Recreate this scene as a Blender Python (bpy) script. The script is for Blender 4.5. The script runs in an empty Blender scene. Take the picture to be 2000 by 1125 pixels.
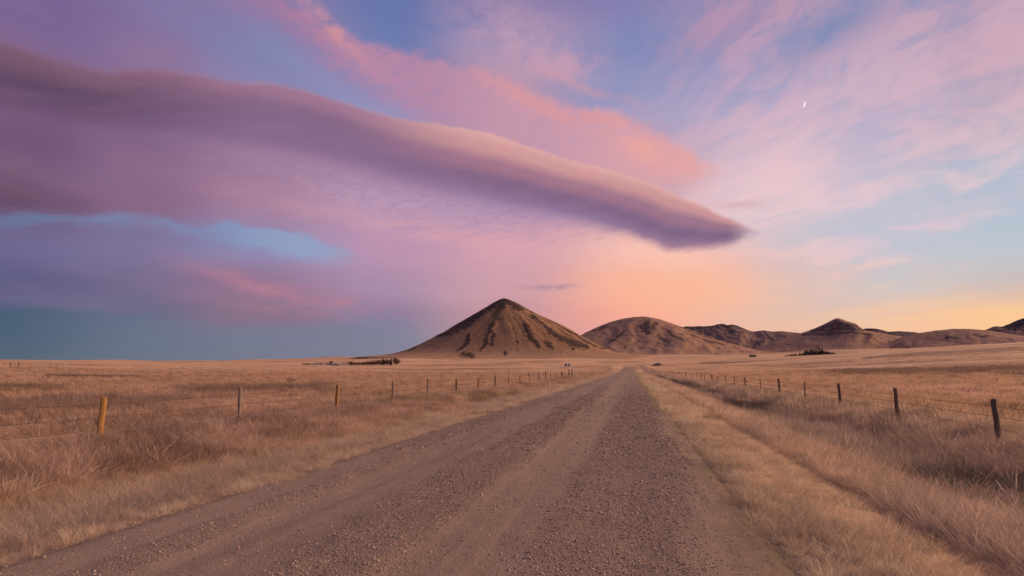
import bpy, bmesh, math, random
import numpy as np
from mathutils import Matrix, Vector, Euler

random.seed(7)
rng = np.random.default_rng(7)
scene = bpy.context.scene
col = scene.collection
R = math.radians

# ------------------------------------------------------------------ camera
EYE = 1.8
PITCH, YAW = R(8.95), R(13.07)
cam_d = bpy.data.cameras.new('camera')
cam = bpy.data.objects.new('camera', cam_d)
col.objects.link(cam)
cam.location = (0, 0, EYE)
cam.rotation_euler = (math.pi / 2 + PITCH, 0, YAW)
cam_d.sensor_width = 36
cam_d.lens = 18.0
cam_d.clip_start = 0.05
cam_d.clip_end = 120000
scene.camera = cam
CAMROT = np.array(Euler((math.pi / 2 + PITCH, 0, YAW)).to_matrix())

# ------------------------------------------------------------------ exposure
vs = scene.view_settings
vs.view_transform = 'Standard'
vs.look = 'None'
vs.exposure = 0.0
vs.gamma = 1.0
vs.use_curve_mapping = False
scene.cycles.use_denoising = True
scene.cycles.max_bounces = 5
scene.cycles.diffuse_bounces = 2
scene.cycles.glossy_bounces = 1
scene.cycles.transmission_bounces = 3
scene.cycles.transparent_max_bounces = 4

# ------------------------------------------------------------------ sun (already at the horizon: a wide warm glow)
SUN_AZ, SUN_EL = 58.0, 20.0            # degrees right of the road, degrees up
SUN_STRENGTH, SUN_ANGLE, SUN_COL = 5.0, 34.0, (1.0, 0.60, 0.36)
sd = bpy.data.lights.new('sun', 'SUN')
sd.energy = SUN_STRENGTH
sd.angle = R(SUN_ANGLE)
sd.color = SUN_COL
sun = bpy.data.objects.new('sun', sd)
col.objects.link(sun)
_s = Vector((math.sin(R(SUN_AZ)) * math.cos(R(SUN_EL)), math.cos(R(SUN_AZ)) * math.cos(R(SUN_EL)), math.sin(R(SUN_EL))))
sun.rotation_euler = _s.to_track_quat('Z', 'Y').to_euler()
sun.location = (0, 0, 50)


# ------------------------------------------------------------------ directions
def ray(px, py):
    """world direction of a point of the 2000 x 1125 photograph"""
    v = CAMROT @ np.array([(px - 1000) / 1000.0, (562.5 - py) / 1000.0, -1.0])
    return v / np.linalg.norm(v)


def azel(px, py):
    v = ray(px, py)
    return math.degrees(math.atan2(v[0], v[1])), math.degrees(math.asin(v[2]))


def lin(c):
    out = []
    for v in c:
        v = v / 255.0
        out.append(v / 12.92 if v <= 0.04045 else ((v + 0.055) / 1.055) ** 2.4)
    return tuple(out) + (1.0,)


# ------------------------------------------------------------------ node helper
class T:
    """a node tree with arithmetic on sockets"""
    def __init__(self, tree):
        self.t = tree
        self.n = tree.nodes
        self.l = tree.links

    def put(self, sock, v):
        if isinstance(v, S):
            self.l.new(v.s, sock)
        else:
            sock.default_value = v

    def new(self, kind, **kw):
        nd = self.n.new(kind)
        for k, v in kw.items():
            setattr(nd, k, v)
        return nd

    def math(self, op, *a, clamp=False):
        nd = self.new('ShaderNodeMath', operation=op, use_clamp=clamp)
        for i, v in enumerate(a):
            self.put(nd.inputs[i], v)
        return S(self, nd.outputs[0])

    def xyz(self, x, y, z):
        nd = self.new('ShaderNodeCombineXYZ')
        for i, v in enumerate((x, y, z)):
            self.put(nd.inputs[i], v)
        return S(self, nd.outputs[0])

    def sep(self, v):
        nd = self.new('ShaderNodeSeparateXYZ')
        self.put(nd.inputs[0], v)
        return [S(self, o) for o in nd.outputs]

    def noise(self, vec, scale=1.0, detail=4.0, rough=0.5, dist=0.0, color=False):
        nd = self.new('ShaderNodeTexNoise')
        nd.noise_dimensions = '3D'
        self.put(nd.inputs['Vector'], vec)
        nd.inputs['Scale'].default_value = scale
        nd.inputs['Detail'].default_value = detail
        nd.inputs['Roughness'].default_value = rough
        nd.inputs['Distortion'].default_value = dist
        return S(self, nd.outputs['Color' if color else 0])

    def ss(self, v, a, b, lo=0.0, hi=1.0, smooth=True):
        nd = self.new('ShaderNodeMapRange')
        nd.interpolation_type = 'SMOOTHSTEP' if smooth else 'LINEAR'
        nd.clamp = True
        self.put(nd.inputs['Value'], v)
        self.put(nd.inputs['From Min'], a)
        self.put(nd.inputs['From Max'], b)
        self.put(nd.inputs['To Min'], lo)
        self.put(nd.inputs['To Max'], hi)
        return S(self, nd.outputs[0])

    def mix(self, f, a, b, blend='MIX'):
        nd = self.new('ShaderNodeMix', data_type='RGBA', blend_type=blend)
        nd.clamp_factor = True
        self.put(nd.inputs[0], f)
        self.put(nd.inputs[6], a)
        self.put(nd.inputs[7], b)
        return S(self, nd.outputs[2])

    def ramp(self, f, stops, interp='EASE'):
        nd = self.new('ShaderNodeValToRGB')
        cr = nd.color_ramp
        cr.interpolation = interp
        stops = sorted(stops, key=lambda s: s[0])
        while len(cr.elements) < len(stops):
            cr.elements.new(0.5)
        for e, (p, c) in zip(cr.elements, stops):
            e.position = p
        for e, (p, c) in zip(cr.elements, stops):
            e.color = c
        self.put(nd.inputs[0], f)
        return S(self, nd.outputs[0])

    def curve(self, v, pts, lo, hi, x0, x1):
        """smooth curve through pts (x, y); v in x units, answer in y units"""
        nd = self.new('ShaderNodeFloatCurve')
        c = nd.mapping.curves[0]
        nd.mapping.use_clip = False
        pts = sorted(pts)
        q = [((x - x0) / (x1 - x0), (y - lo) / (hi - lo)) for x, y in pts]
        while len(c.points) < len(q):
            c.points.new(0.5, 0.5)
        for p, (x, y) in zip(c.points, q):
            p.location = (x, y)
            p.handle_type = 'AUTO_CLAMPED'
        nd.mapping.update()
        t = self.ss(v, x0, x1, smooth=False)
        self.put(nd.inputs['Value'], t)
        return S(self, nd.outputs[0]) * (hi - lo) + lo

    def attr(self, name, kind='GEOMETRY', out='Fac'):
        nd = self.new('ShaderNodeAttribute', attribute_name=name, attribute_type=kind)
        return S(self, nd.outputs[out])


class S:
    def __init__(self, T_, s):
        self.T = T_
        self.s = s

    def __add__(self, o): return self.T.math('ADD', self, o)
    __radd__ = __add__
    def __sub__(self, o): return self.T.math('SUBTRACT', self, o)
    def __rsub__(self, o): return self.T.math('SUBTRACT', o, self)
    def __mul__(self, o): return self.T.math('MULTIPLY', self, o)
    __rmul__ = __mul__
    def __truediv__(self, o): return self.T.math('DIVIDE', self, o)
    def __pow__(self, o): return self.T.math('POWER', self, o)


# ------------------------------------------------------------------ sky
def build_sky():
    world = bpy.data.worlds.new('World')
    scene.world = world
    world.use_nodes = True
    nt = world.node_tree
    nt.nodes.clear()
    t = T(nt)
    out = t.new('ShaderNodeOutputWorld')
    bg = t.new('ShaderNodeBackground')
    tc = t.new('ShaderNodeTexCoord')
    D = S(t, tc.outputs['Generated'])
    nrm = t.new('ShaderNodeVectorMath', operation='NORMALIZE')
    t.put(nrm.inputs[0], D)
    D = S(t, nrm.outputs[0])
    dx, dy, dz = t.sep(D)
    U0 = t.math('ARCTAN2', dx, dy) * (180 / math.pi)
    V0 = t.math('ARCSINE', dz) * (180 / math.pi)
    V0 = t.math('MAXIMUM', V0, 0.0)
    # slow wind-drawn warp of the whole cloud field
    W = t.noise(t.xyz(U0 * 0.07, V0 * 0.16, 3.1), 1.0, 3.0, 0.55, color=True)
    wx, wy, wz = t.sep(W)
    U = U0 + (wx - 0.5) * 7.0
    V = V0 + (wy - 0.5) * 2.6

    # ---- broad colour field: vertical ramps at several azimuths
    YS = [0, 80, 160, 240, 320, 400, 480, 560, 620, 670, 712]
    G = {
        0:    [(122,100,148),(128,102,142),(118,88,118),(112,82,116),(118,88,118),(110,84,116),(112,104,146),(92,92,132),(72,88,120),(80,98,122),(84,100,120)],
        250:  [(132,116,162),(142,116,154),(140,112,150),(124,92,126),(138,102,134),(138,102,132),(124,112,150),(118,106,142),(98,104,134),(92,108,128),(98,112,128)],
        500:  [(140,122,166),(130,130,175),(138,134,180),(138,106,138),(156,120,150),(166,128,156),(140,136,178),(148,114,142),(138,112,134),(112,118,138),(112,118,132)],
        750:  [(104,118,172),(118,128,178),(142,136,180),(150,146,188),(165,134,168),(186,150,180),(188,146,176),(168,138,168),(134,126,156),(132,130,152),(132,128,148)],
        1000: [(140,126,170),(168,146,180),(178,146,174),(184,148,172),(182,142,168),(184,152,182),(218,162,174),(208,158,168),(202,150,156),(194,148,150),(186,146,146)],
        1250: [(134,124,174),(134,138,185),(146,150,192),(172,160,194),(206,162,174),(204,160,176),(250,192,176),(250,176,152),(246,164,146),(238,160,148),(232,160,150)],
        1500: [(164,140,176),(152,144,186),(166,158,194),(188,170,196),(224,192,202),(238,204,204),(218,196,204),(240,190,166),(228,186,168),(236,180,160),(238,180,158)],
        1750: [(130,140,182),(146,150,186),(178,164,190),(190,174,196),(204,186,204),(208,194,208),(198,196,208),(212,196,192),(236,192,166),(246,190,154),(246,190,150)],
        2000: [(172,146,172),(188,150,166),(194,164,176),(184,172,188),(172,184,202),(174,190,206),(188,196,204),(208,178,168),(250,200,146),(250,196,140),(250,194,136)],
    }
    G[-500] = G[0]
    G[2600] = [(176,150,172),(184,158,172),(180,168,182),(174,180,196),(170,188,204),(176,192,204),(196,190,190),(232,186,156),(252,196,138),(252,192,128),(252,190,124)]
    VMAX = 45.0
    vt = t.ss(V, 0.0, 90.0, smooth=False)
    zen = lin((112, 120, 172))
    acc = None
    prev = None
    keys = sorted(G)
    az_keys = [azel(k, 500)[0] if -1 < k < 2001 else None for k in keys]
    az_keys[0] = -90.0
    az_keys[-1] = 75.0
    for k, a in zip(keys, az_keys):
        kk = min(max(k, 0), 2000)
        stops = [(max(0.0, azel(kk, y)[1]) / 90.0, lin(c)) for y, c in zip(YS, G[k])]
        stops.append((0.62, lin((118, 122, 172))))
        stops.append((1.0, zen))
        r = t.ramp(vt, stops, 'EASE')
        acc = r if acc is None else t.mix(t.ss(U, prev, a), acc, r)
        prev = a
    back = t.ramp(vt, [(0, lin((120, 116, 140))), (0.1, lin((150, 126, 152))), (0.35, lin((126, 120, 166))), (1, zen)])
    acc = t.mix(t.ss(t.math('ABSOLUTE', U0), 95.0, 150.0), acc, back)

    # soft large scale unevenness
    n1 = t.noise(t.xyz(U0 * 0.045, V0 * 0.16, 8.0), 1.0, 4.0, 0.6)
    acc = t.mix((n1 - 0.5) * 0.36, acc, lin((228, 176, 186)))
    acc = t.mix((0.5 - n1) * 0.28, acc, lin((104, 116, 168)))

    X0, X1 = azel(-300, 300)[0], azel(2000, 300)[0]

    def cv(pts, u=None):
        q = [azel(*p) for p in pts]
        us = [p[0] for p in q]
        vsn = [p[1] for p in q]
        lo, hi = min(vsn) - 1, max(vsn) + 1
        q = sorted(q)
        return t.curve(U1 if u is None else u, [(X0, q[0][1])] + q + [(X1, q[-1][1])] if q[0][0] > X0 + .5 else q + [(X1, q[-1][1])], lo, hi, X0, X1)

    def ucv(pts, u=None):
        """px -> plain value curve along azimuth"""
        q = sorted((azel(p[0], 300)[0], p[1]) for p in pts)
        lo, hi = min(p[1] for p in q) - .01, max(p[1] for p in q) + .01
        return t.curve(U1 if u is None else u, [(X0, q[0][1])] + [p for p in q if p[0] > X0 + .01] + [(X1, q[-1][1])], lo, hi, X0, X1)

    def blob(px, py, rx, ry, rot=0.0, u=None, v=None):
        a, e = azel(px, py)
        a1, e1 = azel(px + rx, py)
        a2, e2 = azel(px, py - ry)
        sx, sy = abs(a1 - a), abs(e2 - e)
        u = U1 if u is None else u
        v = V1 if v is None else v
        du, dv = u - a, v - e
        if rot:
            c, s_ = math.cos(rot), math.sin(rot)
            du, dv = du * c + dv * s_, dv * c - du * s_
        q = (du * (1 / sx)) ** 2.0 + (dv * (1 / sy)) ** 2.0
        return t.math('EXPONENT', q * -1.0)

    # finer warp for cloud edges
    W2 = t.noise(t.xyz(U0 * 0.22, V0 * 0.38, 1.7), 1.0, 4.0, 0.55, color=True)
    ax, ay, az_ = t.sep(W2)
    U1 = U0 + (ax - 0.5) * 2.2
    V1 = V0 + (ay - 0.5) * 1.1
    W3 = t.noise(t.xyz(U0 * 0.5, V0 * 0.8, 4.4), 1.0, 6.0, 0.6)      # lumpy detail
    fib = t.noise(t.xyz((U0 + V0 * 2.0) * 0.12, (V0 - U0 * 0.28) * 0.9, 2.0), 1.0, 5.0, 0.6)   # fibres drawn along the bands

    # ---- right-hand cirrus fanning out of the glow
    a0, e0 = azel(980, 520)
    ru, rv = U0 - a0, V0 - e0
    ang = t.math('ARCTAN2', rv, ru)
    rad = t.math('SQRT', ru * ru + rv * rv)
    st = t.noise(t.xyz(ang * 5.0 + (wx - .5) * 2.2, rad * 0.035, 6.0), 1.0, 5.0, 0.6)
    st2 = t.noise(t.xyz(ang * 13.0 + (wy - .5) * 3.0, rad * 0.11, 1.0), 1.0, 4.0, 0.65)
    stc = t.ss(st * 0.55 + st2 * 0.45, 0.42, 0.58)
    msk = t.ss(U0, azel(1180, 300)[0], azel(1560, 300)[0]) * t.ss(V0, 2.5, 9.0)
    pinkc = t.ramp(t.ss(V0, 3.0, 38.0, smooth=False), [(0, lin((246, 196, 168))), (0.3, lin((234, 204, 208))), (0.6, lin((212, 176, 194))), (1, lin((196, 150, 172)))])
    bluec = t.ramp(t.ss(V0, 3.0, 38.0, smooth=False), [(0, lin((206, 198, 196))), (0.28, lin((182, 194, 210))), (0.6, lin((164, 166, 202))), (1, lin((116, 132, 180)))])
    acc = t.mix(msk * stc * 0.75, acc, pinkc)
    acc = t.mix(msk * (1.0 - stc) * 0.5, acc, bluec)
    # low yellow bands
    lowb = t.noise(t.xyz(U0 * 0.03, (V0 + U0 * -0.07) * 0.9, 9.0), 1.0, 4.0, 0.6)
    lm = t.ss(U0, azel(1330, 600)[0], azel(1800, 600)[0]) * t.ss(V0, 8.5, 3.0)
    acc = t.mix(lm * t.ss(lowb, 0.45, 0.7) * 0.5, acc, lin((252, 204, 158)))
    acc = t.mix(lm * t.ss(lowb, 0.5, 0.3) * 0.5, acc, lin((206, 186, 182)))

    acc = t.mix(blob(1980, 615, 260, 38, -0.08) * 0.6, acc, lin((255, 198, 138)))
    acc = t.mix(blob(1700, 470, 240, 26, 0.16) * t.ss(st2 * .6 + st * .4, .36, .58) * 0.6, acc, lin((224, 196, 208)))
    acc = t.mix(blob(1900, 400, 200, 22, 0.2) * t.ss(st2, .36, .6) * 0.5, acc, lin((212, 190, 206)))
    # ---- pale veil right of the big cloud
    acc = t.mix(blob(1500, 350, 250, 110, 0.3) * 0.6 * t.ss(st, .25, .6), acc, lin((236, 200, 206)))

    # ---- blue holes
    acc = t.mix(blob(780, 60, 110, 60, -0.35) * 0.55, acc, lin((102, 118, 172)))
    acc = t.mix(blob(1240, 60, 110, 100, 0.5) * 0.4, acc, lin((118, 134, 184)))
    acc = t.mix(blob(1640, 40, 170, 50, 0.3) * 0.7, acc, lin((120, 136, 180)))
    acc = t.mix(blob(690, 200, 170, 26, -0.42) * 0.4, acc, lin((148, 152, 194)))
    acc = t.mix(blob(440, 90, 120, 40, -0.3) * 0.3, acc, lin((128, 130, 176)))

    # ---- puffs of altocumulus
    pm = (blob(1010, 80, 130, 70, -0.3) + blob(1090, 130, 70, 30)) * t.ss(W3 * 0.6 + az_ * 0.4, 0.36, 0.6)
    acc = t.mix(pm * 0.75, acc, lin((194, 156, 180)))
    pm = blob(1430, 40, 150, 60, 0.35) * t.ss(W3 * 0.5 + ax * 0.5, 0.38, 0.62)
    acc = t.mix(pm * 0.6, acc, lin((178, 144, 174)))

    # ---- the long pink streak above
    Td = cv([(480, -40), (560, -2), (640, 32), (700, 68), (760, 86), (810, 98), (900, 122), (1000, 148), (1060, 182), (1110, 198), (1180, 210), (1240, 232), (1300, 258), (1360, 296), (1405, 322), (1500, 360)])
    Bd = cv([(480, -10), (600, 86), (700, 160), (800, 222), (900, 262), (1000, 300), (1100, 335), (1200, 362), (1300, 372), (1350, 358), (1405, 326), (1500, 340)])
    lump = (W3 - 0.5) * 3.0 + (fib - 0.5) * 2.0
    dd = (Td - V1) + lump * 0.6
    m = t.ss(dd, -0.25, 1.1) * t.ss(V1 - Bd + lump * 0.9, -2.2, 2.4)
    m = m * t.ss(U0, azel(1440, 320)[0], azel(1360, 320)[0])
    cD = t.ramp(t.ss(U0, azel(480, 100)[0], azel(1420, 300)[0], smooth=False),
                [(0, lin((168, 122, 158))), (0.3, lin((184, 136, 166))), (0.6, lin((202, 152, 172))), (0.85, lin((218, 162, 170))), (1, lin((232, 168, 164)))])
    acc = t.mix(m * (t.ss(W3 * .5 + fib * .5, .3, .6) * .3 + .68), acc, cD)
    core = (blob(1030, 195, 130, 16, -0.42) + blob(640, 48, 90, 18, -0.55) + blob(1140, 170, 110, 10, -0.35) * 0.6 + blob(1190, 232, 90, 12, -0.2)) * t.ss(W3 * 0.6 + fib * 0.4, 0.32, 0.55)
    acc = t.mix(core * 0.55, acc, lin((226, 154, 152)))
    core = (blob(1290, 312, 90, 26, -0.3) + blob(1250, 280, 40, 20, -0.5)) * t.ss(W3, 0.3, 0.55)
    acc = t.mix(core * 0.5, acc, lin((242, 168, 156)))

    # ---- rippled pale deck under the big cloud
    rip = t.noise(t.xyz((U0 + V0 * 0.9) * 0.55, (V0 - U0 * 0.25) * 1.9, 5.0), 1.0, 6.0, 0.72, 0.3)
    rm = blob(930, 405, 330, 60, -0.2, U0, V0) + blob(600, 345, 240, 45, -0.22, U0, V0) * 0.3
    rm = t.math('MINIMUM', rm, 1.0)
    acc = t.mix(rm * 0.4, acc, lin((184, 146, 174)))
    acc = t.mix(rm * t.ss(rip, 0.48, 0.72) * 0.5, acc, lin((214, 174, 190)))
    acc = t.mix(rm * t.ss(rip, 0.5, 0.3) * 0.5, acc, lin((146, 120, 158)))
    # glow band under it
    acc = t.mix(blob(950, 470, 330, 22, -0.12) * 0.5 * t.ss(fib, 0.3, 0.6), acc, lin((226, 166, 172)))
    acc = t.mix(blob(1340, 560, 170, 75, 0.0) * 0.85, acc, lin((255, 184, 148)))
    acc = t.mix(blob(1290, 495, 140, 30, -0.1) * 0.6, acc, lin((255, 200, 182)))

    # ---- lower-left: blue gap, purple deck, slate floor
    Tg = cv([(-250, 408), (0, 410), (150, 420), (250, 412), (330, 422), (390, 438), (450, 428), (520, 440), (600, 456), (680, 482), (730, 500), (900, 520)])
    Bg = cv([(-250, 440), (0, 448), (150, 440), (250, 440), (350, 456), (450, 474), (550, 496), (650, 513), (730, 506), (900, 524)])
    m = t.ss(Tg - V1 + (W3 - .5) * 1.2, -0.1, 0.7) * t.ss(V1 - Bg + (fib - .5) * 2.0, -0.9, 0.9)
    m = m * ucv([(-250, 0.4), (0, 0.55), (150, 0.8), (250, 0.7), (330, 0.55), (450, 0.8), (560, 1.0), (640, 0.9), (720, 0.3), (760, 0.0)])
    cG = t.ramp(t.ss(U0, azel(0, 450)[0], azel(700, 450)[0], smooth=False), [(0, lin((104, 122, 160))), (0.4, lin((122, 142, 182))), (0.8, lin((146, 160, 194))), (1, lin((152, 156, 190)))])
    acc = t.mix(m, acc, cG)
    pk = (blob(500, 558, 120, 15, -0.26) + blob(680, 590, 110, 18, -0.15) * 0.9 + blob(560, 605, 130, 12, -0.1) * 0.5) * t.ss(fib * .6 + W3 * .4, 0.3, 0.6)
    acc = t.mix(pk * 0.75, acc, lin((182, 124, 146)))
    acc = t.mix(blob(60, 540, 260, 40, -0.12) * 0.5, acc, lin((92, 86, 124)))
    Ls = cv([(-250, 578), (0, 588), (200, 604), (400, 620), (500, 634), (620, 626), (740, 622), (860, 640)], U0 + (ax - .5) * 3.0)
    m = t.ss(Ls - V0 + (fib - .5) * 1.6, -0.15, 1.0)
    m = m * ucv([(-250, 0.9), (0, 0.9), (300, 0.8), (500, 0.5), (640, 0.55), (780, 0.3), (860, 0.0)])
    cS = t.ramp(t.ss(V0, 0.2, 7.5, smooth=False), [(0, lin((96, 110, 126))), (0.4, lin((90, 106, 130))), (1, lin((78, 92, 124)))])
    cS = t.mix(t.ss(U0, azel(0, 640)[0], azel(560, 640)[0]), cS, lin((122, 124, 146)), 'MIX')
    cS2 = t.ramp(t.ss(V0, 0.2, 7.5, smooth=False), [(0, lin((84, 100, 116))), (0.4, lin((72, 92, 118))), (1, lin((62, 80, 112)))])
    cS = t.mix(t.ss(U0, azel(260, 640)[0], azel(-40, 640)[0]), cS, cS2)
    acc = t.mix(m, acc, cS)

    # ---- dark cloud at the left edge
    Tl = cv([(-250, 250), (0, 296), (100, 332), (200, 366), (300, 396), (400, 424), (500, 440)])
    Bl = cv([(-250, 400), (0, 405), (150, 418), (250, 410), (330, 421), (390, 434), (500, 436)])
    m = t.ss(Tl - V1, -0.8, 3.6) * 0.85 * t.ss(V1 - Bl + (W3 - .5) * 0.8, -0.3, 0.7)
    m = m * ucv([(-250, 1), (0, 1), (160, 0.85), (300, 0.5), (400, 0.2), (460, 0)])
    cL = t.ramp(t.ss(Tl - V1, 0.0, 6.0, smooth=False), [(0, lin((150, 104, 124))), (0.35, lin((112, 80, 104))), (0.8, lin((92, 66, 94))), (1, lin((98, 72, 102)))])
    acc = t.mix(m, acc, cL)

    # ---- the great lens-shaped cloud
    Uc = U0 + (ax - 0.5) * 1.6
    Tm = cv([(-250, 20), (0, 66), (100, 96), (190, 122), (250, 124), (350, 130), (450, 150), (560, 160), (640, 184), (720, 210), (800, 230), (880, 243), (960, 258), (1040, 284), (1120, 309), (1200, 330), (1280, 357), (1350, 386), (1420, 416), (1480, 446), (1560, 476)], Uc)
    Bm = cv([(-250, 210), (0, 236), (200, 262), (400, 290), (600, 325), (800, 372), (1000, 412), (1100, 430), (1200, 452), (1280, 478), (1330, 489), (1390, 484), (1430, 476), (1480, 458), (1560, 474)], Uc)
    depth = Tm - V0 + (ay - .5) * 0.35
    thick = Tm - Bm
    tt = depth / t.math('MAXIMUM', thick, 0.3)
    soft = ucv([(-250, 1.3), (0, 1.3), (300, 1.0), (600, .7), (800, .5), (1000, .4), (1200, .5), (1466, .7)])
    softb = ucv([(-250, 4.0), (0, 4.0), (400, 4.2), (800, 3.8), (1000, 3.0), (1150, 1.9), (1300, 1.2), (1466, 1.1)])
    m = t.ss(depth + (W3 - .5) * 0.5, 0.0, soft) * t.ss(V0 - Bm + (fib - .5) * 1.0 + (rip - .5) * 0.8, softb * -0.55, softb * 0.6)
    m = m * t.ss(U0 + (W3 - .5) * 3.0, azel(1500, 450)[0], azel(1420, 450)[0])
    cA = t.ramp(tt, [(0, lin((140, 98, 120))), (0.2, lin((122, 86, 108))), (0.5, lin((98, 72, 98))), (0.75, lin((104, 77, 107))), (1, lin((120, 90, 124)))])
    cB = t.ramp(tt, [(0, lin((178, 132, 152))), (0.12, lin((160, 116, 142))), (0.32, lin((134, 101, 133))), (0.7, lin((134, 104, 140))), (1, lin((156, 120, 154)))])
    cC = t.ramp(tt, [(0, lin((226, 172, 166))), (0.2, lin((212, 154, 152))), (0.42, lin((164, 116, 136))), (0.64, lin((130, 98, 130))), (0.85, lin((138, 110, 148))), (1, lin((152, 122, 158)))])
    cE = t.ramp(tt, [(0, lin((232, 176, 164))), (0.2, lin((206, 148, 148))), (0.45, lin((152, 110, 134))), (0.72, lin((120, 92, 128))), (1, lin((158, 120, 144)))])
    cM = t.mix(t.ss(U0, azel(120, 150)[0], azel(560, 250)[0]), cA, cB)
    cM = t.mix(t.ss(U0, azel(640, 250)[0], azel(980, 300)[0]), cM, cC)
    cM = t.mix(t.ss(U0, azel(1100, 350)[0], azel(1380, 420)[0]), cM, cE)
    cM = t.mix(t.ss(fib, 0.35, 0.7) * 0.07, cM, lin((196, 150, 172)))
    cM = t.mix(t.ss(W3, 0.55, 0.3) * 0.06, cM, lin((110, 84, 118)))
    acc = t.mix(m * 0.97, acc, cM)

    # ---- scraps
    acc = t.mix(blob(1072, 560, 46, 5.5, 0.02) * t.ss(W3, 0.3, 0.5) * 0.8, acc, lin((164, 132, 152)))
    acc = t.mix(blob(1450, 400, 44, 8, -0.05) * 0.6, acc, lin((206, 164, 172)))

    # ---- physical sky as a faint base under everything
    sk = t.new('ShaderNodeTexSky')
    sk.sky_type = 'NISHITA'
    sk.sun_disc = False
    sk.sun_elevation = R(SUN_EL)
    sk.sun_rotation = R(SUN_AZ)
    nd = t.new('ShaderNodeVectorMath', operation='SCALE')
    t.put(nd.inputs[0], acc)
    nd.inputs['Scale'].default_value = 10.0
    fin = t.mix(0.03, S(t, nd.outputs[0]), S(t, sk.outputs[0]))
    t.put(bg.inputs['Color'], fin)
    bg.inputs['Strength'].default_value = 0.1
    nt.links.new(bg.outputs[0], out.inputs[0])
    world.cycles.sampling_method = 'MANUAL'
    world.cycles.sample_map_resolution = 512


build_sky()
# ------------------------------------------------------------------ numeric noise
def hsh(ix, iy, seed):
    h = (ix.astype(np.int64) * 374761393 + iy.astype(np.int64) * 668265263 + seed * 974634533) & 0xFFFFFFFF
    h = ((h ^ (h >> 13)) * 1274126177) & 0xFFFFFFFF
    h = h ^ (h >> 16)
    return (h & 0xFFFFFF) / float(0xFFFFFF)


def vnoise(x, y, seed=0):
    x = np.asarray(x, float); y = np.asarray(y, float)
    ix = np.floor(x); iy = np.floor(y)
    fx = x - ix; fy = y - iy
    fx = fx * fx * fx * (fx * (fx * 6 - 15) + 10); fy = fy * fy * fy * (fy * (fy * 6 - 15) + 10)
    a = hsh(ix, iy, seed); b = hsh(ix + 1, iy, seed); c = hsh(ix, iy + 1, seed); d = hsh(ix + 1, iy + 1, seed)
    return (a * (1 - fx) + b * fx) * (1 - fy) + (c * (1 - fx) + d * fx) * fy


def fbm(x, y, seed=0, oct=4, gain=0.5):
    x = np.asarray(x, float); y = np.asarray(y, float)
    s = np.zeros(np.broadcast(x, y).shape); a = 1.0; n = 0.0
    c, s_ = math.cos(0.6), math.sin(0.6)
    for k in range(oct):
        s = s + a * vnoise(x, y, seed + k * 17)
        n += a
        a *= gain
        x, y = (x * c - y * s_) * 2.03 + 5.1, (x * s_ + y * c) * 2.03 + 1.7
    return s / n


def sst(x, a, b):
    t = np.clip((np.asarray(x, float) - a) / (b - a), 0, 1)
    return t * t * (3 - 2 * t)


# ------------------------------------------------------------------ lie of the land
ROAD_L, ROAD_R = -5.85, 1.35             # edges of the gravel road, metres from the camera's line
FAR = [150, 250, 450, 800, 1000, 1300, 2000, 3000, 5000, 9000, 20000]
LAND = {      # photo column: row at which the land shows at each of those distances
    -300: [722, 713, 707, 704, 703, 702, 702, 703, 705, 708, 711],
    0:    [724.5, 716, 710, 706, 704.6, 703.2, 703.4, 704, 706, 708, 711],
    200:  [729, 720.5, 713, 709, 707, 705.4, 705.2, 706, 707, 709, 711],
    400:  [731, 724, 717, 712.4, 710.8, 709, 708, 708, 708.5, 709, 711],
    650:  [732, 726.5, 721, 718, 716.2, 709.5, 701, 699.5, 701, 704, 709],
    800:  [732, 727, 722, 718, 716, 709.5, 698, 694, 698, 703, 709],
    1000: [732, 727, 722.5, 717, 713.6, 707, 697, 694, 697, 703, 709],
    1150: [732, 727.5, 721, 716, 712.5, 706.5, 698, 693, 695, 702, 709],
    1233: [732, 728, 716.2, 717, 713, 707, 700, 694, 693, 702, 709],
    1300: [732, 727, 718.5, 714, 710.5, 705.5, 698.5, 694, 692, 700, 709],
    1480: [731, 725, 718, 707.5, 703.5, 700.5, 697, 692, 688, 698, 709],
    1650: [729, 721.5, 711, 694, 690.5, 691.5, 692, 688, 684, 696, 709],
    1800: [727, 717, 701, 683, 680.5, 682.5, 684, 683, 682, 696, 709],
    2000: [724, 712, 692, 671.5, 669, 671, 676, 678, 680, 696, 709],
    2300: [722, 709, 687, 664, 660, 664, 672, 678, 680, 696, 709],
}
_cols = sorted(LAND)
_laz = np.array([azel(c, 712)[0] for c in _cols])
_zt = np.zeros((len(_cols), len(FAR) + 2))
_ld = np.log(np.array([8, 95] + FAR, float))
for i, c in enumerate(_cols):
    for j, d in enumerate(FAR):
        v = ray(c, LAND[c][j])
        _zt[i, j + 2] = EYE + d * v[2] / math.hypot(v[0], v[1])
_AZ = np.linspace(_laz[0], _laz[-1], 480)
_LD = np.linspace(_ld[0], _ld[-1], 320)
_tmp = np.array([np.interp(_LD, _ld, r) for r in _zt])
_Z = np.array([np.interp(_AZ, _laz, _tmp[:, j]) for j in range(len(_LD))]).T      # az x ld


def _blur(a, w, axis):
    k = np.exp(-0.5 * (np.arange(-3 * w, 3 * w + 1) / w) ** 2); k /= k.sum()
    pad = [(0, 0), (0, 0)]; pad[axis] = (3 * w, 3 * w)
    return np.apply_along_axis(lambda m: np.convolve(m, k, 'valid'), axis, np.pad(a, pad, mode='edge'))


_Z = _blur(_blur(_Z, 5, 0), 3, 1)


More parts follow.
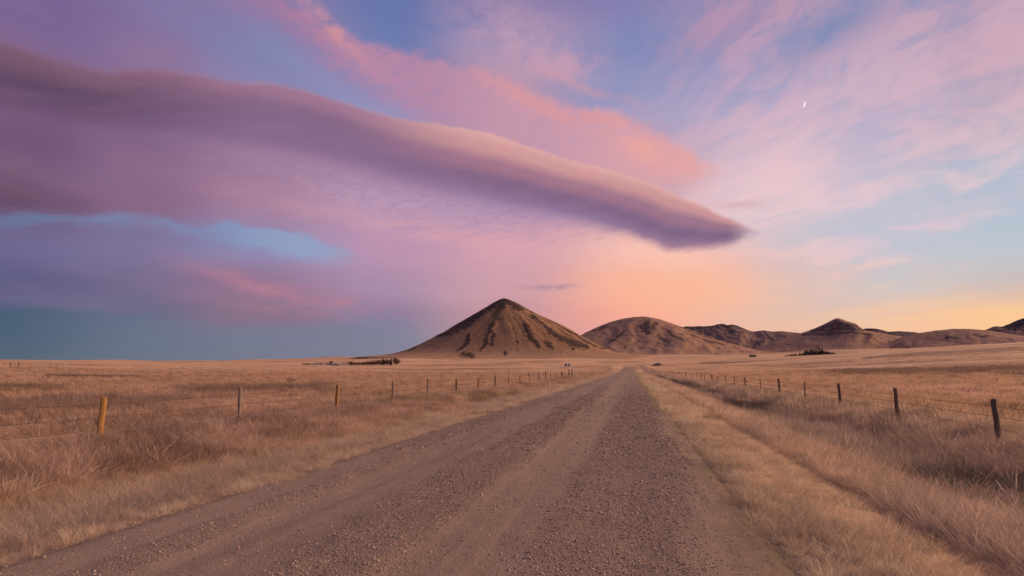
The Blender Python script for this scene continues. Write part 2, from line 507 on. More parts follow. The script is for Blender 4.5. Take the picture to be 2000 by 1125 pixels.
def broad(x, y):
    d = np.maximum(np.hypot(x, y), 8.0)
    az = np.degrees(np.arctan2(x, y))
    u = np.clip((az - _AZ[0]) / (_AZ[-1] - _AZ[0]), 0, 1) * (len(_AZ) - 1.001)
    v = np.clip((np.log(d) - _LD[0]) / (_LD[-1] - _LD[0]), 0, 1) * (len(_LD) - 1.001)
    i = u.astype(int); j = v.astype(int); fu = u - i; fv = v - j
    z = (_Z[i, j] * (1 - fu) + _Z[i + 1, j] * fu) * (1 - fv) + (_Z[i, j + 1] * (1 - fu) + _Z[i + 1, j + 1] * fu) * fv
    return z * (1 - sst(np.abs(az + 8), 75, 130))


_dxp = [-60, -16, -13.2, -12.2, -11, -9.6, -8.2, -7.0, -6.3, -5.85, -5.2, -2.2, 0.9, 1.35, 2.2, 3.2, 3.45, 3.8, 5.0, 6.6, 7.6, 8.8, 10.0, 11.5, 14, 60]
_dzp = [0, 0, 0.02, 0.02, -0.08, -0.22, -0.34, -0.26, -0.12, -0.05, -0.02, 0.05, -0.02, -0.06, -0.11, -0.19, -0.25, -0.23, -0.44, -0.74, -0.66, -0.28, -0.02, 0.05, 0.03, 0]


def ditch(x, y):
    return np.interp(x, _dxp, _dzp) * (1 - sst(y, 300, 450)) * sst(y, -80, -40)


def bumps(x, y):
    d = np.hypot(x, y)
    near = (fbm(x * 0.35, y * 0.35, 3, 3) - 0.5) * 0.16 * (1 - sst(d, 60, 120))
    mid = (fbm(x * 0.02, y * 0.02, 9, 4) - 0.5) * 1.1 * sst(d, 60, 300)
    big = (fbm(x * 0.004, y * 0.004, 21, 5) - 0.5) * 7.0 * sst(d, 450, 1300)
    vale = (fbm(x * .0022 + 7, y * .0022, 23, 4) - .5) * 26.0 * sst(d, 1500, 2600)
    z = near + mid + big + vale
    on_road = sst(x, ROAD_L - 3.5, ROAD_L - 0.2) * (1 - sst(x, ROAD_R + 0.2, ROAD_R + 3.5))
    z = z * (1 - on_road * (1 - sst(y, 520, 700)))
    # the cut where the road goes through the rise, and the low bank in front of it
    cut = np.exp(-((y - 425) / 50) ** 2)
    z = z + cut * 2.3 * np.exp(-((x + 15) / 6.0) ** 2) + cut * 1.9 * np.exp(-((x - 10) / 5.0) ** 2)
    return z


def H(x, y):
    x = np.asarray(x, float); y = np.asarray(y, float)
    return broad(x, y) + ditch(x, y) + bumps(x, y)


def place(px, d):
    """point of the land at distance d in the direction of photo column px"""
    a = R(azel(px, 716)[0])
    x, y = d * math.sin(a), d * math.cos(a)
    return x, y, float(H(np.array([x]), np.array([y]))[0])


# patches where the grass is darker, taller, of another kind (direction of columns px0..px1, distance d0..d1)
PATCH = [
    (95, 290, 113, 124, 1.0), (370, 660, 43, 58, 0.85), (-80, 330, 25, 40, 0.75), (-200, 120, 57, 74, 0.8), (330, 480, 33, 40, 0.5),
    (-100, 60, 30, 34, 0.6), (480, 900, 88, 96, 0.22), (150, 520, 20, 25, 0.35),
    (1610, 2200, 132, 235, 1.0), (1500, 1760, 205, 255, 0.6), (1560, 1900, 320, 385, 0.7), (1700, 2060, 500, 610, 0.75), (1820, 2100, 250, 285, .55),
    (1480, 1640, 420, 530, 0.55), (1330, 1400, 290, 360, 0.75), (880, 1040, 540, 660, 0.75), (700, 860, 620, 720, 0.6), (1090, 1340, 640, 770, 1.0), (760, 1000, 410, 480, 0.7), (1375, 1470, 780, 1050, 1.0),
    (1530, 1650, 700, 760, 0.2), (830, 1000, 1000, 1100, 0.4), (200, 420, 260, 290, 0.3), (0, 300, 420, 480, 0.25),
]
_P = [(azel(a, 720)[0], azel(b, 720)[0], math.log(c), math.log(e), s) for a, b, c, e, s in PATCH]


def patchy(x, y):
    d = np.maximum(np.hypot(x, y), 1.0)
    az = np.degrees(np.arctan2(x, y)); ld = np.log(d)
    n = fbm(az * 0.9, ld * 26, 31, 4) - 0.5
    az2 = az + (fbm(az * 0.5, ld * 8, 5, 3) - .5) * 5
    o = np.zeros(az.shape)
    for a, b, c, e, s in _P:
        w = e - c
        m = sst(az2, a - 1.2, a + 1.2) * (1 - sst(az2, b - 1.5, b + 1.5))
        l2 = ld + n * w * 0.9
        m = m * sst(l2, c - w * .25, c + w * .25) * (1 - sst(l2, e - w * .25, e + w * .25))
        o = np.maximum(o, m * s)
    return o


# ------------------------------------------------------------------ materials
def new_mat(name, rough=0.9, spec=0.2):
    m = bpy.data.materials.new(name)
    m.use_nodes = True
    t = T(m.node_tree)
    b = m.node_tree.nodes['Principled BSDF']
    b.inputs['Roughness'].default_value = rough
    b.inputs['Specular IOR Level'].default_value = spec
    return m, t, b


def obj_coords(t):
    tc = t.new('ShaderNodeTexCoord')
    return S(t, tc.outputs['Object'])


def scalev(t, v, sx, sy, sz):
    x, y, z = t.sep(v)
    return t.xyz(x * sx, y * sy, z * sz)


def bump(t, b, h, strength, dist):
    nd = t.new('ShaderNodeBump')
    nd.inputs['Strength'].default_value = strength
    nd.inputs['Distance'].default_value = dist
    t.put(nd.inputs['Height'], h)
    t.t.links.new(nd.outputs[0], b.inputs['Normal'])


GOLD = (0.50, 0.285, 0.145, 1)
STRAW = (0.52, 0.31, 0.19, 1)
MAUVE = (0.42, 0.275, 0.18, 1)
BROWN = (0.20, 0.115, 0.075, 1)
OLIVE = (0.17, 0.125, 0.07, 1)
DIRT = (0.185, 0.130, 0.098, 1)


def mat_ground():
    m, t, b = new_mat('prairie_grass_ground', 1.0, 0.05)
    p = obj_coords(t)
    dark = t.attr('dark'); far = t.attr('far'); dirt = t.attr('dirt'); tone = t.attr('tone'); band = t.attr('band')
    n1 = t.noise(scalev(t, p, .013, .013, .02), 1.0, 6, .62)
    n2 = t.noise(scalev(t, p, .17, .17, .2), 1.0, 6, .7)
    n3 = t.noise(scalev(t, p, 2.2, 2.2, 2.2), 1.0, 5, .7)
    c = t.mix(t.ss(n1, .38, .64), GOLD, STRAW)
    c = t.mix(tone, c, MAUVE)
    c = t.mix(t.ss(n2, .52, .74) * 0.45, c, (0.33, 0.20, 0.115, 1))
    c = t.mix(t.ss(n2, .44, .26) * 0.35, c, (0.60, 0.37, 0.21, 1))
    c = t.mix(t.ss(n3, .5, .8) * 0.5, c, (0.24, 0.14, 0.085, 1))
    n4 = t.noise(scalev(t, p, .55, .55, .6), 1.0, 5, .75)
    c = t.mix(t.ss(n4, .58, .72) * .7, c, (.20, .125, .075, 1))
    c = t.mix(t.ss(n4, .42, .30) * .4, c, (.62, .40, .24, 1))
    c = t.mix(t.ss(band, .50, .66) * .65, c, (.27, .165, .095, 1))
    c = t.mix(t.ss(band, .46, .28) * .4, c, (.58, .35, .20, 1))
    dk = t.math('MINIMUM', dark * (t.ss(n2, .25, .6) * 0.7 + 0.5), 1.0)
    c = t.mix(dk, c, BROWN)
    c = t.mix(dirt, c, DIRT)
    c = t.mix(1.0, c, (1.06, 1.18, 1.18, 1), 'MULTIPLY')
    t.put(b.inputs['Base Color'], c)
    bump(t, b, n3 * 0.5 + n2 * 2.0, 0.6, 0.25)
    return m


def mat_hill(name, grass, grass2, rock, rock2, s):
    m, t, b = new_mat(name, 1.0, 0.05)
    p = obj_coords(t)
    rk = t.attr('rock')
    n1 = t.noise(scalev(t, p, s, s, s), 1.0, 6, .65)
    n2 = t.noise(scalev(t, p, s * 6, s * 6, s * 6), 1.0, 6, .7)
    n3 = t.noise(scalev(t, p, s * 22, s * 22, s * 22), 1.0, 4, .7)
    g = t.mix(t.ss(n1, .35, .65), grass, grass2)
    g = t.mix(t.ss(n2, .5, .75) * .4, g, tuple(v * .68 for v in grass[:3]) + (1,))
    g = t.mix(t.ss(n3, .60, .72) * .35, g, tuple(v * .5 for v in grass[:3]) + (1,))
    g = t.mix(t.attr('foot') * .75, g, t.mix(t.ss(n2, .4, .6), (.46, .29, .17, 1), (.36, .225, .135, 1)))
    r = t.mix(t.ss(n2, .35, .65), rock, rock2)
    r = t.mix(t.ss(n3, .45, .7) * .5, r, tuple(v * .6 for v in rock[:3]) + (1,))
    k = t.ss(rk + (n1 - .5) * 1.0 + (n2 - .5) * 2.4 + (n3 - .5) * 1.4, .50, .68)
    t.put(b.inputs['Base Color'], t.mix(k, g, r))
    bump(t, b, n2 * 4.0 + n3 * 1.2 + k * 1.0, 0.7, 2.0)
    return m


def mat_simple(name, c1, c2, scale, rough=0.9, zs=1.0, bmp=0.0):
    m, t, b = new_mat(name, rough, 0.25)
    p = obj_coords(t)
    n = t.noise(scalev(t, p, scale, scale, scale * zs), 1.0, 5, .65)
    t.put(b.inputs['Base Color'], t.mix(t.ss(n, .3, .7), c1, c2))
    if bmp:
        bump(t, b, n, 0.8, bmp)
    return m


def mesh_obj(name, verts, faces, mat, parent=None, smooth=False):
    me = bpy.data.meshes.new(name)
    me.from_pydata([tuple(v) for v in verts] if not isinstance(verts, list) else verts, [], faces)
    if smooth:
        me.shade_smooth()
    if mat:
        me.materials.append(mat)
    o = bpy.data.objects.new(name, me)
    col.objects.link(o)
    if parent is not None:
        o.parent = parent
    return o


def grid_obj(name, X, Y, Z, mat, wrap=False, smooth=True):
    """heightfield from 2-d arrays, built straight through numpy"""
    n, m = X.shape
    co = np.stack([X, Y, Z], -1).reshape(-1, 3).astype(np.float32)
    i = np.arange(n - 1)[:, None]; j = np.arange(m if wrap else m - 1)[None, :]
    j2 = (j + 1) % m
    q = np.stack([i * m + j, i * m + j2, (i + 1) * m + j2, (i + 1) * m + j], -1).reshape(-1, 4).astype(np.int32)
    me = bpy.data.meshes.new(name)
    me.vertices.add(len(co)); me.vertices.foreach_set('co', co.ravel())
    me.loops.add(q.size); me.loops.foreach_set('vertex_index', q.ravel())
    me.polygons.add(len(q)); me.polygons.foreach_set('loop_start', np.arange(0, q.size, 4, dtype=np.int32))
    me.update(calc_edges=True)
    me.validate()
    if smooth:
        me.shade_smooth()
    me.materials.append(mat)
    o = bpy.data.objects.new(name, me)
    col.objects.link(o)
    return o


def set_attr(o, name, arr):
    a = o.data.attributes.new(name, 'FLOAT', 'POINT')
    a.data.foreach_set('value', np.asarray(arr, np.float32).ravel())


def structure(o):
    o['kind'] = 'structure'
    return o


def tag(o, label=None, cat=None, group=None, kind=None):
    if label: o['label'] = label
    if cat: o['category'] = cat
    if group: o['group'] = group
    if kind: o['kind'] = kind
    return o


def empty(name, loc, rz=0.0):
    o = bpy.data.objects.new(name, None)
    o.location = loc
    o.rotation_euler = (0, 0, rz)
    o.empty_display_size = 0.3
    col.objects.link(o)
    return o


# ------------------------------------------------------------------ ground
M_GROUND = mat_ground()


def lateral_tone(x, y):
    """share of mauve fine grass / dark ditch growth beside the road"""
    w = (fbm(x * .5, y * .12, 41, 3) - .5) * 1.6
    xx = x + w
    ed = 1 - sst(y, 250, 420)
    mauve = (sst(xx, -9.6, -8.8) * (1 - sst(xx, -7.0, -6.5)) + sst(xx, 3.3, 3.8) * (1 - sst(xx, 7.6, 9.2)) * .6) * ed
    dk = (sst(xx, 5.0, 5.9) * (1 - sst(xx, 7.3, 8.4)) * 0.95 + sst(xx, -12.4, -11.4) * (1 - sst(xx, -9.8, -8.8)) * 0.55) * ed
    dk = dk * (0.35 + 0.9 * sst(fbm(x * .25, y * .09, 77, 4), .3, .62))
    return mauve, np.clip(dk, 0, 1)


def build_ground():
    a_in = np.arange(-60, 44.001, 0.2)
    a_out = np.arange(48, 300 - 3.9, 4.0)
    az = np.radians(np.concatenate([a_in, a_out]))
    r = [0.8]
    while r[-1] < 34000:
        r.append(r[-1] * 1.026)
    r = np.array(r)
    A, Rr = np.meshgrid(az, r)
    X, Y = Rr * np.sin(A), Rr * np.cos(A)
    Z = H(X, Y)
    under = sst(X, ROAD_L - .1, ROAD_L + .45) * (1 - sst(X, ROAD_R - .45, ROAD_R + .1)) * (1 - sst(Y, 560, 640)) * sst(Y, -70, -55)
    Z = Z - 0.12 * under
    o = grid_obj('ground', X, Y, Z, M_GROUND, wrap=True)
    mv, dk = lateral_tone(X, Y)
    d = np.hypot(X, Y)
    set_attr(o, 'dark', np.clip(np.maximum(patchy(X, Y), dk * .9), 0, 1))
    set_attr(o, 'tone', mv)
    a_, l_ = np.degrees(np.arctan2(X, Y)), np.log(d)
    set_attr(o, 'band', fbm(a_ * .22 + fbm(a_ * .3, l_ * 5, 2, 3) * 2, l_ * 17 + a_ * .05, 63, 5, .6))
    set_attr(o, 'far', sst(d, 300, 3000))
    e = (fbm(X * .8, Y * .25, 12, 3) - .5) * 1.0
    set_attr(o, 'dirt', sst(X + e, ROAD_L - .3, ROAD_L) * (1 - sst(X + e, 1.55, 2.2)) * (1 - sst(Y, 560, 640)))
    return structure(o)


build_ground()


# ------------------------------------------------------------------ gravel road
def mat_road():
    m, t, b = new_mat('gravel_road_surface', 0.95, 0.15)
    p = obj_coords(t)
    x, y, z = t.sep(p)
    gr = t.attr('gravel'); ed = t.attr('verge')
    n1 = t.noise(scalev(t, p, .5, .12, 1), 1.0, 5, .6)
    n2 = t.noise(scalev(t, p, 7, 5, 7), 1.0, 6, .75)
    vo = t.new('ShaderNodeTexVoronoi'); vo.feature = 'F1'
    t.put(vo.inputs['Vector'], p); vo.inputs['Scale'].default_value = 34.0
    vd = S(t, vo.outputs['Distance'])
    vr, vg, vb = t.sep(S(t, vo.outputs['Color']))
    vo2 = t.new('ShaderNodeTexVoronoi'); vo2.feature = 'F1'
    t.put(vo2.inputs['Vector'], p); vo2.inputs['Scale'].default_value = 85.0
    vd2 = S(t, vo2.outputs['Distance'])
    v2r, v2g, v2b = t.sep(S(t, vo2.outputs['Color']))
    c = t.mix(t.ss(n1, .35, .65), (.26, .195, .133, 1), (.205, .156, .109, 1))
    n5 = t.noise(scalev(t, p, 3.2, .05, 1), 1.0, 4, .6)
    c = t.mix(t.ss(n5, .51, .66) * .5, c, (.30, .225, .155, 1))
    c = t.mix(t.ss(n5, .48, .34) * .5, c, (.15, .108, .078, 1))
    c = t.mix(t.ss(n2, .45, .75) * .5, c, (.26, .195, .15, 1))
    c = t.mix(t.ss(n2, .45, .25) * .5, c, (.115, .082, .065, 1))
    st = t.ss(vr, .55, .75) * t.ss(vd, .55, .35)
    st2 = t.ss(v2r, .45, .7) * t.ss(vd2, .6, .35)
    stone = t.mix(vg, (.20, .15, .115, 1), (.44, .33, .25, 1))
    stone2 = t.mix(v2g, (.14, .10, .078, 1), (.40, .30, .225, 1))
    c = t.mix(st2 * (gr * .55 + .42), c, stone2)
    c = t.mix(st * (gr * .6 + .26), c, stone)
    gap = t.ss(vd, .35, .7) * gr * .2
    c = t.mix(gap, c, (.09, .066, .052, 1))
    trk = t.ss(t.noise(scalev(t, p, 2.2, .018, 1), 1.0, 3, .6), .5, .66) * (1.0 - gr * .7)
    c = t.mix(trk * .4, c, (.30, .228, .162, 1))
    c = t.mix(ed, c, t.mix(t.ss(n2, .4, .65), (.155, .115, .075, 1), (.22, .16, .10, 1)))
    t.put(b.inputs['Base Color'], c)
    bump(t, b, (1.0 - vd) * (gr * .8 + .2) * st * 1.2 + (1.0 - vd2) * (gr * .5 + .15) * .6 + n2 * .6, 1.0, 0.018)
    return m


def gravel_share(x, y):
    """loose stones lie in ridges between the wheel tracks"""
    w = (fbm(x * .4, y * .06, 61, 3) - .5) * .9 + (fbm(x * 1.5, y * .5, 62, 3) - .5) * .55
    xx = x + w
    g = .85 * sst(xx, -3.6, -3.0) * (1 - sst(xx, -2.35, -1.95)) \
        + 1.0 * sst(xx, -1.3, -.5) * (1 - sst(xx, .5, 1.15)) \
        + .55 * sst(xx, -5.3, -5.0) * (1 - sst(xx, -4.7, -4.3))
    return np.clip(g, 0, 1)


def build_road():
    xs = np.concatenate([np.arange(ROAD_L - .5, ROAD_R + .51, .11)])
    ys = [-60.0]
    while ys[-1] < 640:
        ys.append(ys[-1] + (1.2 if ys[-1] < -2 else max(.10, abs(ys[-1]) * .014)))
    ys = np.array(ys)
    X, Y = np.meshgrid(xs, ys)
    e = (fbm(X * .7, Y * .3, 19, 3) - .5) * .5 * sst(np.abs(X + 2.2), 2.5, 3.6)
    X = X + e
    g = gravel_share(X, Y)
    Z = H(X, Y) + .02 + g * .022 + (fbm(X * 2.5, Y * 2.0, 88, 3) - .5) * .03
    Z = Z - .13 * (sst(-X, -(ROAD_L + .15), -(ROAD_L - .45)) + sst(X, ROAD_R - .15, ROAD_R + .45))
    o = grid_obj('gravel_road', X, Y, Z, mat_road())
    set_attr(o, 'gravel', g)
    set_attr(o, 'verge', sst(-X + (fbm(X, Y * .5, 4, 3) - .5) * .8, 5.2, 5.9) * .6 + sst(X + (fbm(X, Y * .5, 8, 3) - .5) * 1.0, .95, 1.5) * .85)
    return structure(o)


build_road()


# ------------------------------------------------------------------ hills
def stroke_field(A, B, strokes):
    """largest (1 - distance/width) over a set of tapering strokes [(a, b, w), ...]"""
    o = np.zeros(A.shape)
    for pts in strokes:
        if len(pts) == 1:
            pts = [pts[0], (pts[0][0] + 1e-3, pts[0][1], pts[0][2])]
        for (x0, y0, w0), (x1, y1, w1) in zip(pts[:-1], pts[1:]):
            dx, dy = x1 - x0, y1 - y0
            L = dx * dx + dy * dy + 1e-9
            t = np.clip(((A - x0) * dx + (B - y0) * dy) / L, 0, 1)
            dist = np.hypot(A - x0 - t * dx, B - y0 - t * dy)
            w = w0 + (w1 - w0) * t
            o = np.maximum(o, np.clip(1.0 - .5 * dist / w, 0, 1))
    return o


class Frame:
    """view-aligned frame of a hill standing dist metres away in the direction of photo column px"""
    def __init__(self, px, dist):
        self.a0 = R(azel(px, 690)[0]); self.d = dist
        self.cx, self.cy = dist * math.sin(self.a0), dist * math.cos(self.a0)
        self.la = np.array([math.cos(self.a0), -math.sin(self.a0)])
        self.aw = np.array([math.sin(self.a0), math.cos(self.a0)])

    def prof(self, pts):
        """photo silhouette -> metres across, metres up, at the hill's distance"""
        out = []
        for px, py in pts:
            v = ray(px, py)
            k = self.d / (v[0] * self.aw[0] + v[1] * self.aw[1])
            out.append(((v[0] * self.la[0] + v[1] * self.la[1]) * k, EYE + v[2] * k))
        return np.array(sorted(out))

    def world(self, A, B):
        return self.cx + A * self.la[0] + B * self.aw[0], self.cy + A * self.la[1] + B * self.aw[1]


def smooth_profile(pr, n=700, w=4):
    a = np.linspace(pr[0, 0], pr[-1, 0], n)
    z = np.interp(a, pr[:, 0], pr[:, 1])
    k = np.exp(-.5 * (np.arange(-3 * w, 3 * w + 1) / w) ** 2); k /= k.sum()
    return a, np.convolve(np.pad(z, 3 * w, mode='edge'), k, 'valid')


def build_butte():
    px0, D = 985, 2300.0
    f = Frame(px0, D)
    pr = f.prof([(690, 700), (740, 697), (770, 692), (785, 687.5), (800, 682.5), (825, 670.5), (850, 657.5), (875, 643.5), (900, 629), (920, 618), (945, 603.5), (965, 591.5), (977, 584.6), (985, 582.5), (992, 584.5),
                 (1010, 593), (1030, 604.5), (1050, 615), (1075, 625.5), (1100, 637), (1120, 648), (1135, 657), (1150, 666), (1170, 677), (1190, 685.5), (1205, 690), (1240, 696), (1280, 700)])
    a, z = smooth_profile(pr, 900, 5)
    amax, amin = a[-1], a[0]
    xs = np.concatenate([np.linspace(amin, amax, 420)])
    bs = np.concatenate([np.linspace(-720, 0, 200), np.linspace(14, 560, 50)])
    A, B = np.meshgrid(xs, bs)
    r = np.hypot(A, B); th = np.arctan2(B, A)          # th = 0 to the right, -pi/2 towards the road
    zr = np.interp(r, a, z, right=z[-1] - 20)
    zl = np.interp(-r, a, z, left=z[0] - 20)
    wR = .5 + .5 * np.cos(th)
    wR = wR * wR * (3 - 2 * wR)
    base = zr * wR + zl * (1 - wR)
    top = z.max()
    hrel = np.clip((base - 45) / (top - 45), 0, 1)
    # gullies running down the flanks
    w = (fbm(A * .006, B * .006, 15, 4) - .5) * 1.0
    rid = np.abs(fbm(th * 3.2 + w * 1.2 + 10, r * .0012, 51, 3) - .5) * 2
    rid2 = np.abs(fbm(th * 9.0 + w * 2.0, r * .003, 57, 3) - .5) * 2
    ampl = 4 * hrel * (1 - hrel) * sst(r, 30, 220)
    Z = base - ampl * (5.5 * (1 - sst(rid, .0, .6)) + 2.0 * (1 - sst(rid2, 0, .5))) * (.35 + .65 * sst(-B, 0, 60))
    Z += ampl * 8 * (fbm(A * .01, B * .01, 71, 4) - .5) + (fbm(A * .03, B * .03, 72, 3) - .5) * 3.0 * hrel
    # talus strips, placed on the flank by metres across and metres up as seen from the road
    def q(pts):
        out = []
        for cxp, cyp, wd in pts:
            v = ray(800 + cxp / 5.0, 570 + cyp / 5.0)
            k = D / (v[0] * f.aw[0] + v[1] * f.aw[1])
            out.append(((v[0] * f.la[0] + v[1] * f.la[1]) * k, EYE + v[2] * k, wd / 5.0 * D / 1010.0 * 1.05))
        return out
    st = [q(s) for s in [
        [(920, 60, 34), (920, 90, 50), (850, 140, 42), (740, 225, 44), (650, 285, 62), (540, 350, 70), (450, 405, 52), (340, 430, 22), (280, 440, 10)],
        [(900, 90, 25), (800, 135, 20), (600, 238, 16), (480, 310, 14), (380, 360, 8)],
        [(890, 110, 40), (885, 180, 36), (865, 250, 36), (838, 330, 27), (810, 400, 21), (772, 470, 17), (755, 560, 16)],
        [(822, 470, 20), (818, 530, 22)], [(630, 455, 14), (600, 530, 15), (568, 578, 8)],
        [(915, 75, 30), (990, 125, 38), (1050, 178, 30), (1112, 208, 13)], [(1000, 90, 22), (1080, 145, 16), (1180, 204, 6)],
        [(1095, 360, 26), (1120, 420, 27), (1160, 490, 30), (1212, 548, 16)],
        [(1175, 265, 20), (1230, 340, 18), (1290, 390, 16), (1340, 440, 19), (1400, 490, 34), (1480, 520, 42), (1570, 540, 34), (1630, 562, 18)],
        [(1330, 290, 6), (1450, 370, 9), (1560, 450, 12), (1680, 520, 17), (1750, 558, 14), (1830, 570, 8)],
        [(1270, 520, 18), (1300, 555, 18)], [(1485, 577, 14)], [(1050, 520, 13)], [(940, 600, 16)], [(620, 605, 20), (690, 628, 22)], [(1890, 606, 12)],
        [(1010, 315, 8)], [(1215, 415, 9)], [(640, 385, 8)], [(110, 590, 12), (140, 575, 12)], [(1420, 400, 10), (1500, 470, 12)]]]
    n = (fbm(A * .016, Z * .03, 5, 4) - .5)
    rock = stroke_field(A + n * 26, Z + (fbm(A * .02, Z * .02, 8, 4) - .5) * 22, st)
    rock = np.where(B < 80, rock, sst(Z, top - 120, top - 40))
    rock = np.clip((rock - .5) * .95 + .5, 0, 1)
    rock = np.maximum(rock, .44 * sst(fbm(A * .011, Z * .02, 33, 4), .56, .72) * np.sqrt(hrel))
    rock = np.maximum(rock, (.22 + .55 * sst(hrel, .42, .85)) * sst(fbm(A * .02 + 3, B * .02, 37, 4), .38, .66) * sst(hrel, .3, .8))
    # rock patches stand a little proud
    X, Y = f.world(A, B)
    # the foot runs out into the plain
    e = np.maximum(sst(np.abs(A) / np.where(A > 0, amax, -amin), .72, 1.0), np.maximum(sst(-B / 720, .40, .97), sst(B / 560, .5, 1.0)))
    Z = (Z + rock * 2.0) * (1 - e) + (H(X, Y) - 1.5) * e
    o = grid_obj('butte', X - f.cx, Y - f.cy, Z, mat_hill('butte_slope', (.255, .150, .082, 1), (.31, .188, .10, 1), (.055, .038, .031, 1), (.088, .060, .047, 1), .012))
    o.location = (f.cx, f.cy, 0)
    set_attr(o, 'rock', rock)
    set_attr(o, 'foot', np.maximum(e, 1 - sst(hrel + (fbm(A * .008, B * .008, 3, 3) - .5) * .1, .03, .16)))
    return structure(o)


def build_hill(name, px0, D, sil, depth_f, depth_b, mat, seed, gul=(14, 7), dark_strokes=(), rocktop=None, rockn=.0, floor=None, nx=260, nf=90):
    f = Frame(px0, D)
    pr = f.prof([(sil[0][0] - 70, max(703, sil[0][1] + 1))] + list(sil) + [(sil[-1][0] + 70, max(703, sil[-1][1] + 1))])
    a, z = smooth_profile(pr, 700, 3)
    A, B = np.meshgrid(np.linspace(a[0], a[-1], nx), np.concatenate([np.linspace(-depth_f, 0, nf), np.linspace(depth_b / 24, depth_b, 24)]))
    base_z = min(z[0], z[-1]) if floor is None else floor
    top = z.max()
    w = (fbm(A * .7 / depth_f * 3, B * .7 / depth_f * 3, seed, 4) - .5)
    shift = w * depth_f * .5
    S_ = np.interp(A + shift * sst(-B, 0, depth_f * .3), a, z) - base_z
    S_ = np.maximum(S_, -30)
    t = np.where(B < 0, -B / depth_f, B / depth_b)
    # width of the foot grows with the height of the crest
    g = np.where(B < 0, (1 - sst(t, 0, 1)) * .55 + .45 * (1 - t) ** 2.2, 1 - sst(t, 0, 1))
    hrel = np.clip(S_ * g / max(1.0, top - base_z), 0, 1)
    k = 5.0 / depth_f
    rid = np.abs(fbm(A * k * gul[1] / 6 + w * 2.0, B * k * .35, seed + 3, 4) - .5) * 2
    Z = base_z + S_ * g - gul[0] * (1 - sst(rid, 0, .5)) * np.clip(4 * g * (1 - g), 0, 1) * np.clip(S_ / (top - base_z + 1), 0, 1)
    Z += (fbm(A * k * 4, B * k * 4, seed + 9, 4) - .5) * gul[0] * .6 * np.clip(4 * g * (1 - g), 0, 1)
    Z += (fbm(A * k * 9, B * k * 9, seed + 11, 3) - .5) * gul[0] * .18 * hrel
    X, Y = f.world(A, B)
    e = np.maximum(sst(np.abs(2 * (A - a[0]) / (a[-1] - a[0]) - 1), .86, 1.0), sst(t, .62, 1.0))
    Z = Z * (1 - e) + (np.minimum(H(X, Y), Z) - 6) * e
    def q(pts):
        out = []
        for cxp, cyp, wd in pts:
            v = ray(cxp, cyp)
            kk = D / (v[0] * f.aw[0] + v[1] * f.aw[1])
            out.append(((v[0] * f.la[0] + v[1] * f.la[1]) * kk, EYE + v[2] * kk, wd * D / 1010.0 * .8))
        return out
    rock = np.zeros(A.shape)
    if dark_strokes:
        n = (fbm(A * k * 3, Z * k * 6, seed + 5, 4) - .5)
        sc = D / 1010.0
        rock = stroke_field(A + n * 6 * sc, Z + (fbm(A * k * 4, Z * k * 4, seed + 6, 3) - .5) * 5 * sc, [q(s) for s in dark_strokes])
        rock = np.clip((rock - .5) * .8 + .48, 0, 1)
    if rocktop is not None:
        zz = EYE + D * ray(px0, rocktop)[2]
        h = (top - zz)
        rock = np.maximum(rock, sst(Z + (fbm(A * k * 3, B * k * 3, seed + 8, 4) - .5) * h * 1.2, zz - h * .25, zz + h * .25))
    rock = np.maximum(rock, rockn * sst(fbm(A * k * 3.5, B * k * 3.5 + Z * .01, seed + 15, 4), .5, .66))
    rock = np.maximum(rock, .55 * (1 - sst(rid, .0, .16)) * np.clip(4 * g * (1 - g), 0, 1) * (rockn > 0) * .75)  # gully shading put into the colour, through the same mask as the stone
    o = grid_obj(name, X - f.cx, Y - f.cy, Z, mat)
    o.location = (f.cx, f.cy, 0)
    set_attr(o, 'rock', rock)
    set_attr(o, 'foot', np.maximum(e, .8 * (1 - sst(hrel + (fbm(A * k * 2, B * k * 2, 3, 3) - .5) * .2, .05, .30))))
    return structure(o)


M_HILL = mat_hill('hill_slope', (.30, .18, .115, 1), (.35, .215, .14, 1), (.085, .058, .052, 1), (.115, .08, .068, 1), .008)
M_FARHILL = mat_hill('far_hill_slope', (.22, .135, .10, 1), (.27, .17, .125, 1), (.085, .06, .058, 1), (.12, .085, .078, 1), .005)
M_DARKHILL = mat_hill('rocky_hill_slope', (.18, .12, .095, 1), (.23, .15, .115, 1), (.07, .052, .052, 1), (.10, .075, .07, 1), .004)


